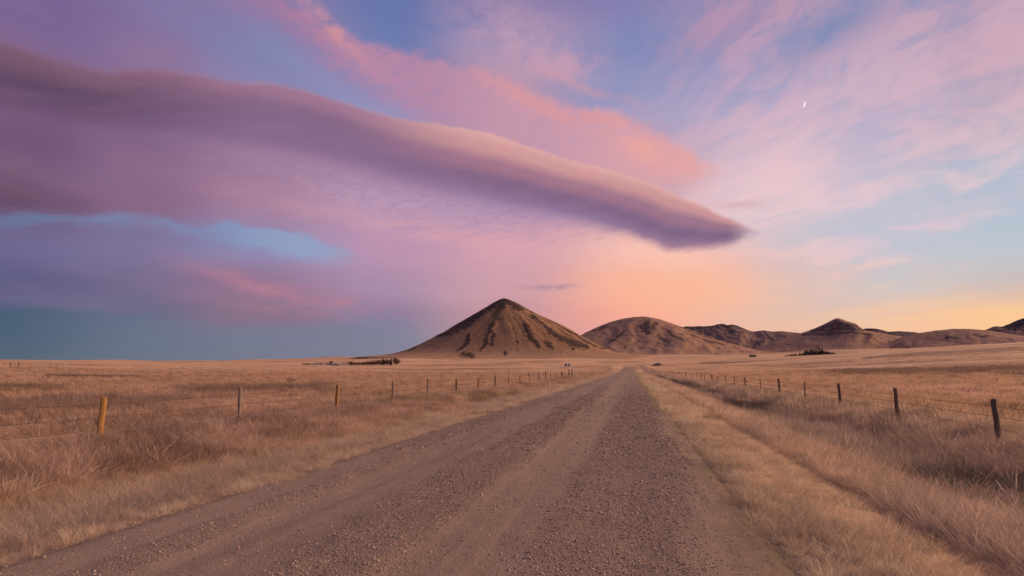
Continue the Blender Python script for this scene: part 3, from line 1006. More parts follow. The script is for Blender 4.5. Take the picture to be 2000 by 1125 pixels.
def build_hills():
    build_butte()
    build_hill('rounded_hill', 1262, 3400, [(1080, 694), (1110, 677), (1135, 657), (1148, 648), (1162, 640.5), (1190, 629.5), (1215, 622.5), (1240, 618.6), (1255, 618), (1270, 619.5), (1292, 624.5), (1320, 634), (1350, 645), (1380, 656), (1420, 669), (1455, 678), (1490, 686), (1530, 692)],
               900, 600, M_HILL, 101, (19, 8), [[(1262, 634, 9), (1258, 645, 9), (1264, 657, 5)], [(1280, 634, 5), (1274, 645, 5)], [(1222, 652, 5), (1214, 662, 5), (1205, 670, 4)], [(1300, 652, 3), (1312, 664, 4), (1325, 670, 3)], [(1330, 640, 2), (1360, 653, 3), (1400, 664, 3), (1430, 671, 2)], [(1345, 656, 2), (1375, 668, 3), (1405, 676, 2)], [(1285, 664, 2), (1300, 676, 3)], [(1190, 638, 3), (1176, 645, 3), (1160, 650, 3)], [(1228, 684, 3)]], None, .15)  # dark gully strokes: shading of the folds painted into the slope
    build_hill('rugged_ridge', 1430, 6200, [(1290, 650), (1320, 641), (1340, 637.5), (1360, 637), (1390, 636.5), (1400, 633.5), (1410, 632), (1420, 634.5), (1432, 634), (1442, 637), (1456, 642.5), (1472, 648), (1484, 645.5), (1497, 645.5), (1510, 648), (1530, 646.5), (1548, 649.5), (1570, 650.5), (1600, 653), (1640, 662), (1680, 676)],
               1500, 900, M_DARKHILL, 131, (55, 10), (), 642, .45, nf=110)
    build_hill('dark_topped_butte', 1637, 4700, [(1430, 694), (1470, 684), (1500, 672), (1530, 661), (1560, 652), (1580, 645.5), (1600, 637.5), (1615, 630.5), (1628, 623.6), (1637, 620.5), (1646, 624.0), (1660, 629), (1670, 631), (1677, 636), (1683, 643.5), (1700, 647), (1730, 652), (1765, 658), (1800, 663), (1840, 670), (1890, 680), (1940, 690)],
               1250, 800, M_HILL, 151, (14, 9), [[(1600, 640, 3), (1638, 634, 9), (1675, 640, 6)], [(1590, 648, 5), (1640, 645, 9), (1685, 648, 5)], [(1570, 656, 3), (1640, 655, 4), (1700, 657, 3)]], None, .3, nf=120)
    build_hill('low_ridge', 1740, 6800, [(1640, 655), (1672, 646), (1690, 641.5), (1702, 641), (1716, 642.5), (1735, 648), (1748, 647), (1762, 647), (1785, 648.5), (1800, 651), (1830, 655), (1870, 664)],
               1000, 700, M_DARKHILL, 171, (25, 9), (), 648, .4)
    build_hill('broad_hill', 1880, 4300, [(1700, 682), (1730, 670), (1760, 659), (1795, 650.5), (1830, 645), (1860, 642.5), (1890, 642), (1910, 643.5), (1935, 646), (1965, 651), (2000, 656), (2060, 664), (2130, 676), (2200, 690)],
               1050, 700, M_HILL, 191, (14, 10), [[(1850, 662, 3), (1870, 664, 2)], [(1900, 658, 2), (1925, 662, 3)]], None, .3)
    build_hill('dark_far_hill', 2010, 7400, [(1880, 658), (1915, 648), (1932, 641), (1942, 637.5), (1948, 637), (1956, 639), (1966, 635), (1980, 628.5), (2000, 621.5), (2040, 607), (2080, 598), (2120, 596), (2180, 606), (2260, 622), (2400, 645), (2520, 670)],
               1600, 1200, M_DARKHILL, 211, (80, 9), (), 640, .8)
    build_hill('distant_hill', 392, 16000, [(355, 711), (370, 708.5), (380, 706), (388, 703.5), (392, 703), (398, 704.2), (406, 706.2), (420, 708.5), (440, 711)],
               1600, 1200, M_FARHILL, 231, (20, 8), (), None, .0, nx=80, nf=30)
    build_hill('distant_hill', 660, 17000, [(560, 711), (590, 703), (605, 700.5), (622, 698.6), (634, 696.8), (648, 697.6), (662, 696.4), (678, 697.4), (700, 696.8), (725, 697.6), (760, 698.5), (800, 703), (840, 711)],
               1800, 1200, M_FARHILL, 251, (30, 8), (), None, .0, nx=120, nf=30)


build_hills()

# ------------------------------------------------------------------ scattered growth and loose stones
def blade_mesh(name, n, spread, h0, h1, width, lean, curl, heads=0.0, seed=0, mat=None, segs=3):
    r = random.Random(seed)
    V, F = [], []
    for i in range(n):
        a = r.uniform(0, math.tau); rad = spread * math.sqrt(r.random())
        bx, by = rad * math.cos(a), rad * math.sin(a)
        h = r.uniform(h0, h1); w = width * r.uniform(.7, 1.3)
        fa = r.uniform(0, math.tau)
        sx, sy = math.cos(fa), math.sin(fa)
        la = a + r.uniform(-1.2, 1.2)
        ln = lean * r.uniform(.2, 1.3) * h
        cu = curl * r.uniform(-.5, 1.2) * h
        k = len(V)
        wid = [1.0, .8, .5, 0.0] if segs == 3 else [1.0, .6, 0.0]
        head = r.random() < heads
        if head:
            wid = [.5, .45, 1.6, .0] if segs == 3 else [.6, 1.4, .0]
        for s in range(segs + 1):
            t = s / segs
            x = bx + math.cos(la) * (ln * t + cu * t * t * .6)
            y = by + math.sin(la) * (ln * t + cu * t * t * .6)
            z = h * (t - .18 * curl * t * t)
            ww = w * wid[s]
            if s < segs:
                V += [(x - sx * ww, y - sy * ww, z), (x + sx * ww, y + sy * ww, z)]
            else:
                V.append((x, y, z))
        for s in range(segs - 1):
            F.append((k + 2 * s, k + 2 * s + 1, k + 2 * s + 3, k + 2 * s + 2))
        e = k + 2 * (segs - 1)
        F.append((e, e + 1, e + 2))
    me = bpy.data.meshes.new(name)
    me.from_pydata(V, [], F)
    me.materials.append(mat)
    return me


def mat_grass():
    m, t, b = new_mat('dry_grass_blades', .85, .12)
    nt = m.node_tree
    nt.nodes.remove(b)
    tint = t.attr('tint', 'INSTANCER', 'Color')
    p = obj_coords(t)
    x, y, z = t.sep(p)
    n = t.noise(scalev(t, p, 60, 60, 3), 1.0, 2, .5)
    c = t.mix(t.ss(n, .3, .75), tint, t.mix(1.0, tint, (.62, .56, .52, 1), 'MULTIPLY'))
    df, tr, mx = t.new('ShaderNodeBsdfDiffuse'), t.new('ShaderNodeBsdfTranslucent'), t.new('ShaderNodeMixShader')
    t.put(df.inputs[0], c); t.put(tr.inputs[0], c)
    mx.inputs[0].default_value = .42
    nt.links.new(df.outputs[0], mx.inputs[1]); nt.links.new(tr.outputs[0], mx.inputs[2])
    nt.links.new(mx.outputs[0], nt.nodes['Material Output'].inputs[0])
    return m


def scatter_group(name, meshes):
    """geometry nodes: put one of the meshes on every point, turned, scaled by the point's own attributes"""
    coll = bpy.data.collections.new(name + '_pieces')
    for i, me in enumerate(meshes):
        coll.objects.link(bpy.data.objects.new(f'{name}_piece_{i:02d}', me))
    ng = bpy.data.node_groups.new(name, 'GeometryNodeTree')
    ng.interface.new_socket('Geometry', in_out='INPUT', socket_type='NodeSocketGeometry')
    ng.interface.new_socket('Geometry', in_out='OUTPUT', socket_type='NodeSocketGeometry')
    N, L = ng.nodes, ng.links
    gi, go = N.new('NodeGroupInput'), N.new('NodeGroupOutput')
    ip = N.new('GeometryNodeInstanceOnPoints')
    ci = N.new('GeometryNodeCollectionInfo')
    ci.inputs['Collection'].default_value = coll
    ci.inputs['Separate Children'].default_value = True
    ci.inputs['Reset Children'].default_value = True
    ip.inputs['Pick Instance'].default_value = True

    def at(nm, ty):
        a = N.new('GeometryNodeInputNamedAttribute'); a.data_type = ty; a.inputs['Name'].default_value = nm
        return a.outputs['Attribute']
    e2r = N.new('FunctionNodeEulerToRotation')
    L.new(at('rot', 'FLOAT_VECTOR'), e2r.inputs[0])
    L.new(gi.outputs[0], ip.inputs['Points'])
    L.new(ci.outputs[0], ip.inputs['Instance'])
    L.new(at('pick', 'INT'), ip.inputs['Instance Index'])
    L.new(e2r.outputs[0], ip.inputs['Rotation'])
    L.new(at('size', 'FLOAT_VECTOR'), ip.inputs['Scale'])
    L.new(ip.outputs[0], go.inputs[0])
    return ng


def scatter(name, ng, co, rot, size, pick, tint):
    me = bpy.data.meshes.new(name)
    me.vertices.add(len(co)); me.vertices.foreach_set('co', co.astype(np.float32).ravel())
    for nm, ty, arr, fld in (('rot', 'FLOAT_VECTOR', rot, 'vector'), ('size', 'FLOAT_VECTOR', size, 'vector'), ('tint', 'FLOAT_COLOR', tint, 'color')):
        a = me.attributes.new(nm, ty, 'POINT'); a.data.foreach_set(fld, arr.astype(np.float32).ravel())
    a = me.attributes.new('pick', 'INT', 'POINT'); a.data.foreach_set('value', pick.astype(np.int32))
    o = bpy.data.objects.new(name, me)
    col.objects.link(o)
    md = o.modifiers.new('scatter', 'NODES'); md.node_group = ng
    o['kind'] = 'stuff'
    return o


M_GRASS = mat_grass()
NEAR_T = [blade_mesh('grass_tuft', 22, .060, .50, 1.0, .0027, .32, .40, .0, 11 + i, M_GRASS) for i in range(4)] \
    + [blade_mesh('seeded_tuft', 20, .055, .45, 1.10, .0028, .25, .35, .30, 31 + i, M_GRASS) for i in range(3)]
FAR_T = [blade_mesh('grass_clump', 46, .34, .40, 1.0, .009, .28, .4, .1, 51 + i, M_GRASS, 2) for i in range(4)]
NG_NEAR = scatter_group('near_grass', NEAR_T)
NG_FAR = scatter_group('far_grass', FAR_T)


def sector_points(d0, d1, per_m2):
    a0, a1 = R(-61), R(43)
    n = int(.5 * (a1 - a0) * (d1 * d1 - d0 * d0) * per_m2)
    d = np.sqrt(rng.uniform(d0 * d0, d1 * d1, n)); a = rng.uniform(a0, a1, n)
    return d * np.sin(a), d * np.cos(a)


def lerp3(a, b, t):
    return np.asarray(a)[None, :3] * (1 - t[:, None]) + np.asarray(b)[None, :3] * t[:, None]


def grass_zone(x, y):
    """height (m), tint, chance of growing, chance of seed heads, forward lean"""
    n = len(x)
    d = np.hypot(x, y)
    w = (fbm(x * .5, y * .12, 41, 3) - .5) * 1.6
    wf = (fbm(x * 1.3, y * .5, 43, 3) - .5) * .6
    xx = x + w
    clump = fbm(x * .9, y * .6, 45, 4)
    clump2 = fbm(x * .22, y * .1, 46, 4)
    # the wide field is the default
    h = .12 + .15 * clump
    tint = lerp3((.47, .285, .155), STRAW, sst(fbm(x * .05, y * .04, 47, 3), .35, .65))
    tint = lerp3((1, 1, 1), (.72, .70, .68), sst(clump, .45, .8)) * tint
    prob = np.full(n, .85)
    seeds = np.full(n, .12)
    lean = np.full(n, .45)
    left = x < -2.2

    def put(m, hh, tt, pp=None, ss=None, ll=None):
        nonlocal h, tint, prob, seeds, lean
        h = h * (1 - m) + hh * m
        tint = tint * (1 - m[:, None]) + tt * m[:, None]
        if pp is not None: prob = prob * (1 - m) + pp * m
        if ss is not None: seeds = seeds * (1 - m) + ss * m
        if ll is not None: lean = lean * (1 - m) + ll * m
    fade = 1 - sst(y, 240, 420)
    # left: tall rough strip along the fence, with brown clumps among pale heads
    m = sst(xx, -13.6, -12.0) * (1 - sst(xx, -9.2, -8.4)) * fade
    tl = lerp3(STRAW, BROWN, sst(clump, .46, .66) * .6)
    tl = lerp3((1, 1, 1), (.80, .86, .72), sst(clump2, .5, .7)) * tl
    put(m, .21 + .34 * clump, tl * .95, .95, .45, .36)
    # left: fine mauve grass, then the pale fringe at the gravel
    m = sst(xx, -9.1, -8.5) * (1 - sst(xx, -6.9, -6.5)) * fade
    put(m, .15 + .20 * clump, lerp3((.48, .315, .195), (.42, .285, .185), sst(clump2, .4, .6)), .9, .15, .3)
    xf = x + wf * .5
    m = sst(xf, -6.9, -6.55) * (xf < -2)
    tuf = fbm(x * 3.0, y * 2.4, 49, 3)
    put(m, .04 + .20 * tuf, lerp3((.44, .285, .175), (.54, .36, .22), tuf), .9 * (.4 + .6 * sst(tuf, .3, .5)), .1, .35)
    # right: short golden sward, then the groove, then longer pink grass, dark growth in the ditch
    m = sst(x + wf * .9, 1.1, 1.5) * (1 - sst(xf, 3.1, 3.35))
    tuf = fbm(x * 3.2, y * 2.2, 48, 3)
    put(m, (.06 + .22 * tuf) * (.6 + .8 * clump), lerp3((.56, .375, .225), (.43, .29, .18), sst(tuf * .6 + clump * .4, .42, .62)), .92 * (.45 + .55 * sst(tuf, .3, .5)), .10, .55)
    m = sst(xf, 3.1, 3.35) * (1 - sst(xf, 3.45, 3.65))
    put(m, .06 + .08 * clump, lerp3((.26, .165, .105), (.34, .22, .14), clump), .8, .0, .4)  # the groove's shadow line put into the grass tint
    m = sst(xf, 3.45, 3.65) * (1 - sst(xx, 5.0, 5.9)) * fade
    put(m, .18 + .20 * clump, lerp3((.52, .33, .20), (.42, .275, .185), sst(clump2 * .5 + clump * .5, .4, .62)), .95, .2, .75)
    m = sst(xx, 5.0, 5.9) * (1 - sst(xx, 7.3, 8.6)) * fade
    td = lerp3((.38, .255, .17), (.115, .080, .058), sst(fbm(x * .25, y * .09, 77, 4) + (clump - .5) * .6, .32, .55))
    put(m, .25 + .36 * clump, td, .95, .25, .7)
    m = sst(xx, 7.3, 8.6) * (1 - sst(xx, 10.5, 12.0)) * fade
    put(m, .20 + .22 * clump, lerp3((.50, .32, .195), (.32, .215, .14), sst(clump, .5, .75)), .9, .3, .7)
    # bare trodden edge on the right
    m = sst(x, .75, .9) * (1 - sst(x + wf, 1.2, 1.55))
    put(m, .04 + .06 * clump, lerp3((.22, .18, .085), (.36, .25, .14), clump), .40, .0, .4)
    tall = ((xx > -13) & (xx < -9)) | ((xx > 5) & (xx < 9.5))
    pale = tall & (rng.random(n) < np.where(xx > 0, .015, .04))
    h = np.where(pale, h * 1.22, h)
    tint = np.where(pale[:, None], np.array([[.50, .34, .245]]), tint)
    seeds = np.where(pale, 1.0, seeds)
    dk = patchy(x, y) * ((x < -13) | (x > 11))
    put(dk, .30 + .30 * clump, lerp3(BROWN, (.27, .165, .105), clump), .95, .4, .4)
    off = ((x < ROAD_L + .10 + wf * 1.1) | (x > ROAD_R - .34 + wf * 1.1)) | (y > 560)
    spot = (rng.random(n) < np.where(d > 100, .08, .035)) & (d > 14) & ((x < -14) | (x > 12)) & (clump2 > .42)
    h = np.where(spot, h * 1.5 + .08, h)
    tint = np.where(spot[:, None], np.array([[.15, .10, .07]]), tint)
    prob = prob * off
    return h, tint, prob, seeds, lean


def grow_grass():
    bands = [('roadside_grass', NG_NEAR, 1.5, 7, 300, .90), ('roadside_grass', NG_NEAR, 7, 13, 200, 1.0), ('roadside_grass', NG_NEAR, 13, 22, 95, 1.25),
             ('roadside_grass', NG_FAR, 22, 40, 20, .75), ('roadside_grass', NG_FAR, 40, 75, 7, 1.1), ('roadside_grass', NG_FAR, 75, 130, 2.2, 1.6), ('roadside_grass', NG_FAR, 130, 260, .6, 2.2), ('roadside_grass', NG_FAR, 260, 600, .09, 3.0)]
    acc = {}
    for nm, ng, d0, d1, dens, fat in bands:
        x, y = sector_points(d0, d1, dens)
        h, tint, prob, seeds, lean = grass_zone(x, y)
        k = rng.random(len(x)) < prob * (1 - .6 * sst(np.hypot(x, y), 120, 260))
        x, y, h, tint, seeds, lean = x[k], y[k], h[k], tint[k], seeds[k], lean[k]
        n = len(x)
        z = H(x, y) - .012
        d = np.hypot(x, y)
        hh = h * rng.uniform(.65, 1.25, n) * (1 - .6 * sst(d, 60, 250))
        if ng is NG_NEAR:
            pick = np.where(rng.random(n) < seeds, rng.integers(4, 7, n), rng.integers(0, 4, n))
        else:
            pick = rng.integers(0, 4, n)
        sp = fat * np.clip(hh / .3, .55, 1.5) if ng is NG_NEAR else np.full(n, fat)
        gust = (fbm(x * .25, y * .25, 91, 3) - .5)
        rot = np.stack([-(lean * rng.uniform(.5, 1.2, n) + gust * .4), (rng.random(n) - .5) * .5 + gust * .3, rng.uniform(-.5, .5, n)], -1)
        size = np.stack([sp * rng.choice([-1, 1], n), sp, hh], -1)
        v = (rng.uniform(.62, 1.28, n) * (.82 + .36 * fbm(x * 1.7, y * 1.1, 93, 3)))[:, None]
        tint = np.clip(tint * np.array([[1.42, 1.74, 2.10]]) * v * (1 + (rng.random((n, 3)) - .5) * .08), 0, .85)
        tint = np.concatenate([tint, np.ones((n, 1))], 1)
        acc.setdefault(ng.name, []).append((np.stack([x, y, z], -1), rot, size, pick, tint))
    for k, name, lab in (('near_grass', 'roadside_grass', 'dry grass on both verges nearest the camera'), ('far_grass', 'prairie_grass', 'dry grass clumps on the verges and fields further off')):
        parts = [np.concatenate([p[i] for p in acc[k]]) for i in range(5)]
        o = scatter(name, bpy.data.node_groups[k], *parts)
        o['label'] = lab
        print(name, len(parts[0]))


grow_grass()


def stone_mesh(seed):
    r = random.Random(seed)
    bm = bmesh.new()
    bmesh.ops.create_icosphere(bm, subdivisions=1, radius=1.0)
    for v in bm.verts:
        v.co *= r.uniform(.72, 1.12)
        v.co.z *= .62
        v.co.x *= 1.15
    me = bpy.data.meshes.new('stone')
    bm.to_mesh(me); bm.free()
    return me


def lay_gravel():
    m, t, b = new_mat('gravel_stone', .85, .2)
    tint = t.attr('tint', 'INSTANCER', 'Color')
    n = t.noise(obj_coords(t), 2.5, 3, .6)
    t.put(b.inputs['Base Color'], t.mix(t.ss(n, .35, .7) * .4, tint, (.15, .11, .085, 1)))
    ms = [stone_mesh(i) for i in range(8)]
    for s in ms:
        s.materials.append(m)
    ng = scatter_group('gravel', ms)
    P = []
    for y0, y1, dens, smin in ((2.2, 6.5, 3000, .0032), (6.5, 11, 1700, .0043), (11, 20, 650, .007), (20, 36, 190, .011), (36, 60, 60, .014)):
        n = int((ROAD_R - ROAD_L + .6) * (y1 - y0) * dens)
        x = rng.uniform(ROAD_L - .1, ROAD_R + .5, n); y = rng.uniform(y0, y1, n)
        g = gravel_share(x, y)
        # sparse in the wheel tracks, thinning out on the trodden shoulder
        p = .22 + .70 * g + .12 * sst(x, .9, 1.2) * (1 - sst(x, 1.6, 2.0))
        p = p * (1 - .85 * sst(y, 22, 58))
        k = rng.random(n) < p * (.45 + .9 * fbm(x * 2.2, y * 1.6, 13, 3))
        x, y, g = x[k], y[k], g[k]
        n = len(x)
        s = smin * (1 + np.minimum(rng.pareto(2.2, n), 4.0) * .85) * np.where(g > .4, 1.0, .85)
        z = H(x, y) + .02 + g * .022 + (fbm(x * 2.5, y * 2.0, 88, 3) - .5) * .03 + s * .18
        z = np.where(x > ROAD_R - .1, H(x, y) + s * .2, z)
        P.append((x, y, z, s))
    x, y, z, s = [np.concatenate(q) for q in zip(*P)]
    n = len(x)
    rot = np.stack([rng.uniform(-.5, .5, n), rng.uniform(-.5, .5, n), rng.uniform(0, 6.28, n)], -1)
    size = np.stack([s * rng.uniform(.8, 1.3, n), s * rng.uniform(.8, 1.2, n), s * rng.uniform(.6, 1.1, n)], -1)
    v = rng.random(n) ** 1.4
    tint = lerp3((.21, .155, .110), (.55, .425, .31), v)
    warm = rng.random(n) < .10
    tint[warm] *= np.array([1.15, .88, .75])
    tint = np.concatenate([tint, np.ones((n, 1))], 1)
    o = scatter('loose_gravel', ng, np.stack([x, y, z], -1), rot, size, rng.integers(0, 8, n), tint)
    o['label'] = 'loose stones lying in ridges along the gravel road'
    print('gravel', n)


lay_gravel()


# ------------------------------------------------------------------ fences
M_WOOD_Y = mat_simple('treated_fence_wood', (.23, .125, .04, 1), (.33, .185, .06, 1), 9, .85, .12, .01)
M_WOOD_D = mat_simple('weathered_fence_wood', (.10, .070, .050, 1), (.18, .125, .09, 1), 9, .9, .10, .015)
M_WOOD_G = mat_simple('grey_fence_wood', (.16, .125, .105, 1), (.25, .20, .165, 1), 9, .9, .10, .012)
M_STEEL = mat_simple('weathered_steel_post', (.10, .075, .06, 1), (.17, .13, .105, 1), 14, .7, .3)
M_WIRE = mat_simple('rusty_wire', (.05, .033, .026, 1), (.085, .055, .042, 1), 30, .7)


def round_post(name, r, h, mat, seed, bite=0.0, sides=12, rings=9):
    q = random.Random(seed)
    V, F = [], []
    off = [q.uniform(.9, 1.1) for _ in range(sides)]
    wob = [(q.uniform(-.12, .12) * r, q.uniform(-.12, .12) * r) for _ in range(rings)]
    for k in range(rings):
        z = -.45 + (h + .45) * k / (rings - 1)
        for s in range(sides):
            a = math.tau * s / sides
            rr = r * off[s] * q.uniform(.95, 1.05) * (1.04 - .06 * k / rings)
            if bite:
                rr *= 1 - bite * max(0, math.sin(z * 9 + a)) * (0.3 + .7 * (math.cos(a - 1) > 0))
            if k == rings - 1:
                z += q.uniform(-.012, .012)
            V.append((rr * math.cos(a) + wob[k][0], rr * math.sin(a) + wob[k][1], z))
    for k in range(rings - 1):
        for s in range(sides):
            s2 = (s + 1) % sides
            F.append((k * sides + s, k * sides + s2, (k + 1) * sides + s2, (k + 1) * sides + s))
    top = len(V)
    V.append((wob[-1][0], wob[-1][1], h + .012))
    for s in range(sides):
        F.append(((rings - 1) * sides + s, (rings - 1) * sides + (s + 1) % sides, top))
    me = bpy.data.meshes.new(name)
    me.from_pydata(V, [], F)
    me.materials.append(mat)
    return me


def steel_post(name, h, mat):
    """T-section steel post with a row of studs"""
    bm = bmesh.new()

    def box(x0, x1, y0, y1, z0, z1):
        v = [bm.verts.new(p) for p in ((x0, y0, z0), (x1, y0, z0), (x1, y1, z0), (x0, y1, z0), (x0, y0, z1), (x1, y0, z1), (x1, y1, z1), (x0, y1, z1))]
        for f in ((0, 3, 2, 1), (4, 5, 6, 7), (0, 1, 5, 4), (1, 2, 6, 5), (2, 3, 7, 6), (3, 0, 4, 7)):
            bm.faces.new([v[i] for i in f])
    box(-.026, .026, -.004, .004, -.4, h)
    box(-.004, .004, .004, .042, -.4, h - .004)
    for k in range(14):
        z = .15 + k * .075
        if z < h - .05:
            box(-.008, .008, -.014, -.004, z, z + .02)
    me = bpy.data.meshes.new(name)
    bm.to_mesh(me); bm.free()
    me.materials.append(mat)
    return me


POSTS = {
    'yellow': [round_post('fence_post', .064, 1.13, M_WOOD_Y, s) for s in (1, 2)],
    'dark': [round_post('fence_post', .062, 1.12, M_WOOD_D, s, b) for s, b in ((3, 0.0), (4, .25), (5, .08))],
    'grey': [round_post('fence_post', .05, 1.14, M_WOOD_G, s) for s in (6, 7)],
    'slim': [round_post('fence_post', .032, 1.08, M_WOOD_D, s, 0, 8, 6) for s in (8, 9)],
    'steel': [steel_post('fence_post', 1.12, M_STEEL)],
    'corner': [round_post('fence_post', .11, 1.55, M_WOOD_D, 10, .08)],
}


def child(name, me, parent, loc, rot=(0, 0, 0), scale=(1, 1, 1)):
    o = bpy.data.objects.new(name, me)
    col.objects.link(o)
    o.parent = parent
    o.location = loc
    o.rotation_euler = rot
    o.scale = scale
    return o


def wire_mesh(name, pts, r, barbs_to=0.0, sag=.02):
    V, F = [], []
    P = []
    for a, b in zip(pts[:-1], pts[1:]):
        L = math.dist(a, b)
        n = 6 if math.hypot(*a[:2]) < 60 else 2
        for k in range(n):
            t = k / n
            P.append((a[0] + (b[0] - a[0]) * t, a[1] + (b[1] - a[1]) * t, a[2] + (b[2] - a[2]) * t - sag * 4 * t * (1 - t) * min(L / 6, 1.5)))
    P.append(pts[-1])
    for k, p in enumerate(P):
        q = P[min(k + 1, len(P) - 1)]; o = P[max(k - 1, 0)]
        d = Vector(q) - Vector(o); d.normalize()
        s = d.cross(Vector((0, 0, 1))).normalized(); u = s.cross(d)
        rr = r * max(1.0, min(math.hypot(p[0], p[1]) / 22.0, 2.0))
        for j in range(4):
            a = math.tau * j / 4
            V.append(tuple(Vector(p) + s * math.cos(a) * rr + u * math.sin(a) * rr))
        if k:
            for j in range(4):
                F.append(((k - 1) * 4 + j, (k - 1) * 4 + (j + 1) % 4, k * 4 + (j + 1) % 4, k * 4 + j))
    if barbs_to:
        q = random.Random(5)
        for a, b in zip(P[:-1], P[1:]):
            if math.hypot(a[0], a[1]) > barbs_to:
                continue
            L = math.dist(a, b); m = int(L / .14)
            for k in range(m):
                t = (k + .5) / m
                c = Vector(a).lerp(Vector(b), t)
                for g in range(2):
                    dv = Vector((q.uniform(-1, 1), q.uniform(-1, 1), q.uniform(-1, 1))).normalized() * .02
                    e = dv.cross(Vector((.3, .5, .8))).normalized() * .0022
                    i = len(V)
                    V += [tuple(c + dv), tuple(c + e), tuple(c - dv), tuple(c - e)]
                    F.append((i, i + 1, i + 2, i + 3))
    me = bpy.data.meshes.new(name)
    me.from_pydata(V, [], F)
    me.materials.append(M_WIRE)
    return me


def fence(label, group, posts, levels, wire_r, barbs, rails=()):
    """posts: (x, y, kind, height scale, tilt); one fence is one thing, its posts, rails and wires are parts"""
    x0, y0 = posts[0][0], posts[0][1]
    z0 = float(H(np.array([x0]), np.array([y0]))[0])
    root = empty('barbed_wire_fence', (x0, y0, z0))
    tag(root, label, 'fence', group)
    P = []
    for i, (x, y, kind, hs, tilt) in enumerate(posts):
        z = float(H(np.array([x]), np.array([y]))[0])
        me = POSTS[kind][i % len(POSTS[kind])]
        child('fence_post', me, root, (x - x0, y - y0, z - z0), (tilt[1], tilt[0], random.uniform(0, 6.28) if kind != 'steel' else random.uniform(-.2, .2)), (1, 1, hs))
        if i + 1 < len(posts) or True:
            P.append((x - x0, y - y0, z - z0))
    for lv in levels:
        pts = [(p[0] + .06, p[1], p[2] + lv + random.uniform(-.015, .015)) for p in P]
        o = child('wire', wire_mesh('wire', [(a[0] + x0, a[1] + y0, a[2] + z0) for a in pts], wire_r, barbs), root, (-x0, -y0, -z0))
    for a, b, h in rails:
        pa = np.array([a[0], a[1], float(H(np.array([a[0]]), np.array([a[1]]))[0]) + h]); pb = np.array([b[0], b[1], float(H(np.array([b[0]]), np.array([b[1]]))[0]) + h])
        v = Vector(pb - pa); L = v.length
        me = round_post('rail', .05, 1.0, M_WOOD_G, 77, 0, 8, 4)
        for vv in me.vertices:
            vv.co.z = (vv.co.z + .45) / 1.45 * L
        o = child('rail', me, root, (pa[0] - x0, pa[1] - y0, pa[2] - z0), v.to_track_quat('Z', 'Y').to_euler())
    return root


def on_line(px, X):
    """distance down the road at which a fence running beside it at X shows in photo column px"""
    y = 20.0
    for _ in range(30):
        a = azel(px, 720 + 1800 / y)[0]
        y = X / math.tan(R(a))
    return y


XL, XR = -12.2, 9.9
q = random.Random(3)


def tl(a=.03):
    return (q.uniform(-a, a), q.uniform(-a, a))


left_posts = [(XL, 2.5, 'grey', 1, tl()), (XL, 6.6, 'steel', 1, tl())]
for px, kind, hs in [(188, 'yellow', 1.0), (465, 'grey', 1.05), (656, 'yellow', .98), (766, 'grey', 1.04), (834, 'grey', 1.0), (891, 'dark', .95), (934, 'yellow', .95), (967, 'dark', 1.0), (993, 'grey', 1.0),
                     (1015.5, 'yellow', .9), (1035, 'grey', 1.05), (1052, 'dark', 1.1), (1065.5, 'dark', 1.3), (1075.5, 'slim', 1.1), (1083.5, 'slim', 1.05), (1090, 'slim', 1.1)]:
    left_posts.append((XL, on_line(px, XL), kind, hs, tl()))
yg0, yg1, yg2 = on_line(1097.5, XL), on_line(1111.5, XL), on_line(1118, XL)
left_posts += [(XL, yg0, 'corner', .8, (0, 0)), (XL, (yg0 * .6 + yg1 * .4), 'slim', 1, tl()), (XL, yg1, 'corner', 1.0, (0, 0)), (XL, yg2, 'corner', 1.1, (-.06, 0))]
y = yg2 + 5.2
while y < 330:
    left_posts.append((XL, y, q.choice(['slim', 'grey', 'slim', 'dark']), q.uniform(.95, 1.15), tl(.04)))
    y += q.uniform(4.8, 6.2)
GRP = 'barbed wire fences around the prairie fields'
fence('barbed wire fence left of the gravel road, yellow and grey posts in tall grass', GRP, left_posts, (.97, .67, .37), .0045, 32,
      rails=[((XL, yg0), (XL, yg1), 1.12), ((XL, yg1), (XL, yg2), 1.12)])

right_posts = [(XR - .5, 6.4, 'dark', 1, tl())]
for px, kind, hs in [(1947, 'dark', 1.02), (1752, 'dark', 1.04), (1642, 'dark', 1.02), (1572, 'slim', 1.0), (1523, 'dark', 1.04), (1486, 'slim', .98), (1456, 'dark', .95), (1435, 'slim', 1.0), (1418, 'slim', 1.05),
                     (1402, 'slim', .9), (1391, 'dark', 1.05), (1377, 'slim', .95), (1370, 'grey', 1.1), (1361, 'slim', .95), (1353, 'slim', 1.0), (1347, 'slim', 1.0), (1340, 'dark', 1.0), (1331, 'slim', 1.0), (1325, 'dark', 1.1)]:
    X = XR - .5 * sst(px, 1600, 1950)
    right_posts.append((float(X), on_line(px, float(X)), kind, hs, tl()))
y = right_posts[-1][1] + 6
while y < 300:
    right_posts.append((XR, y, q.choice(['slim', 'slim', 'dark', 'grey']), q.uniform(.95, 1.12), tl(.04)))
    y += q.uniform(5.2, 6.6)
fence('barbed wire fence right of the gravel road, dark weathered posts above the grassy ditch', GRP, right_posts, (.93, .66, .36), .0045, 32)

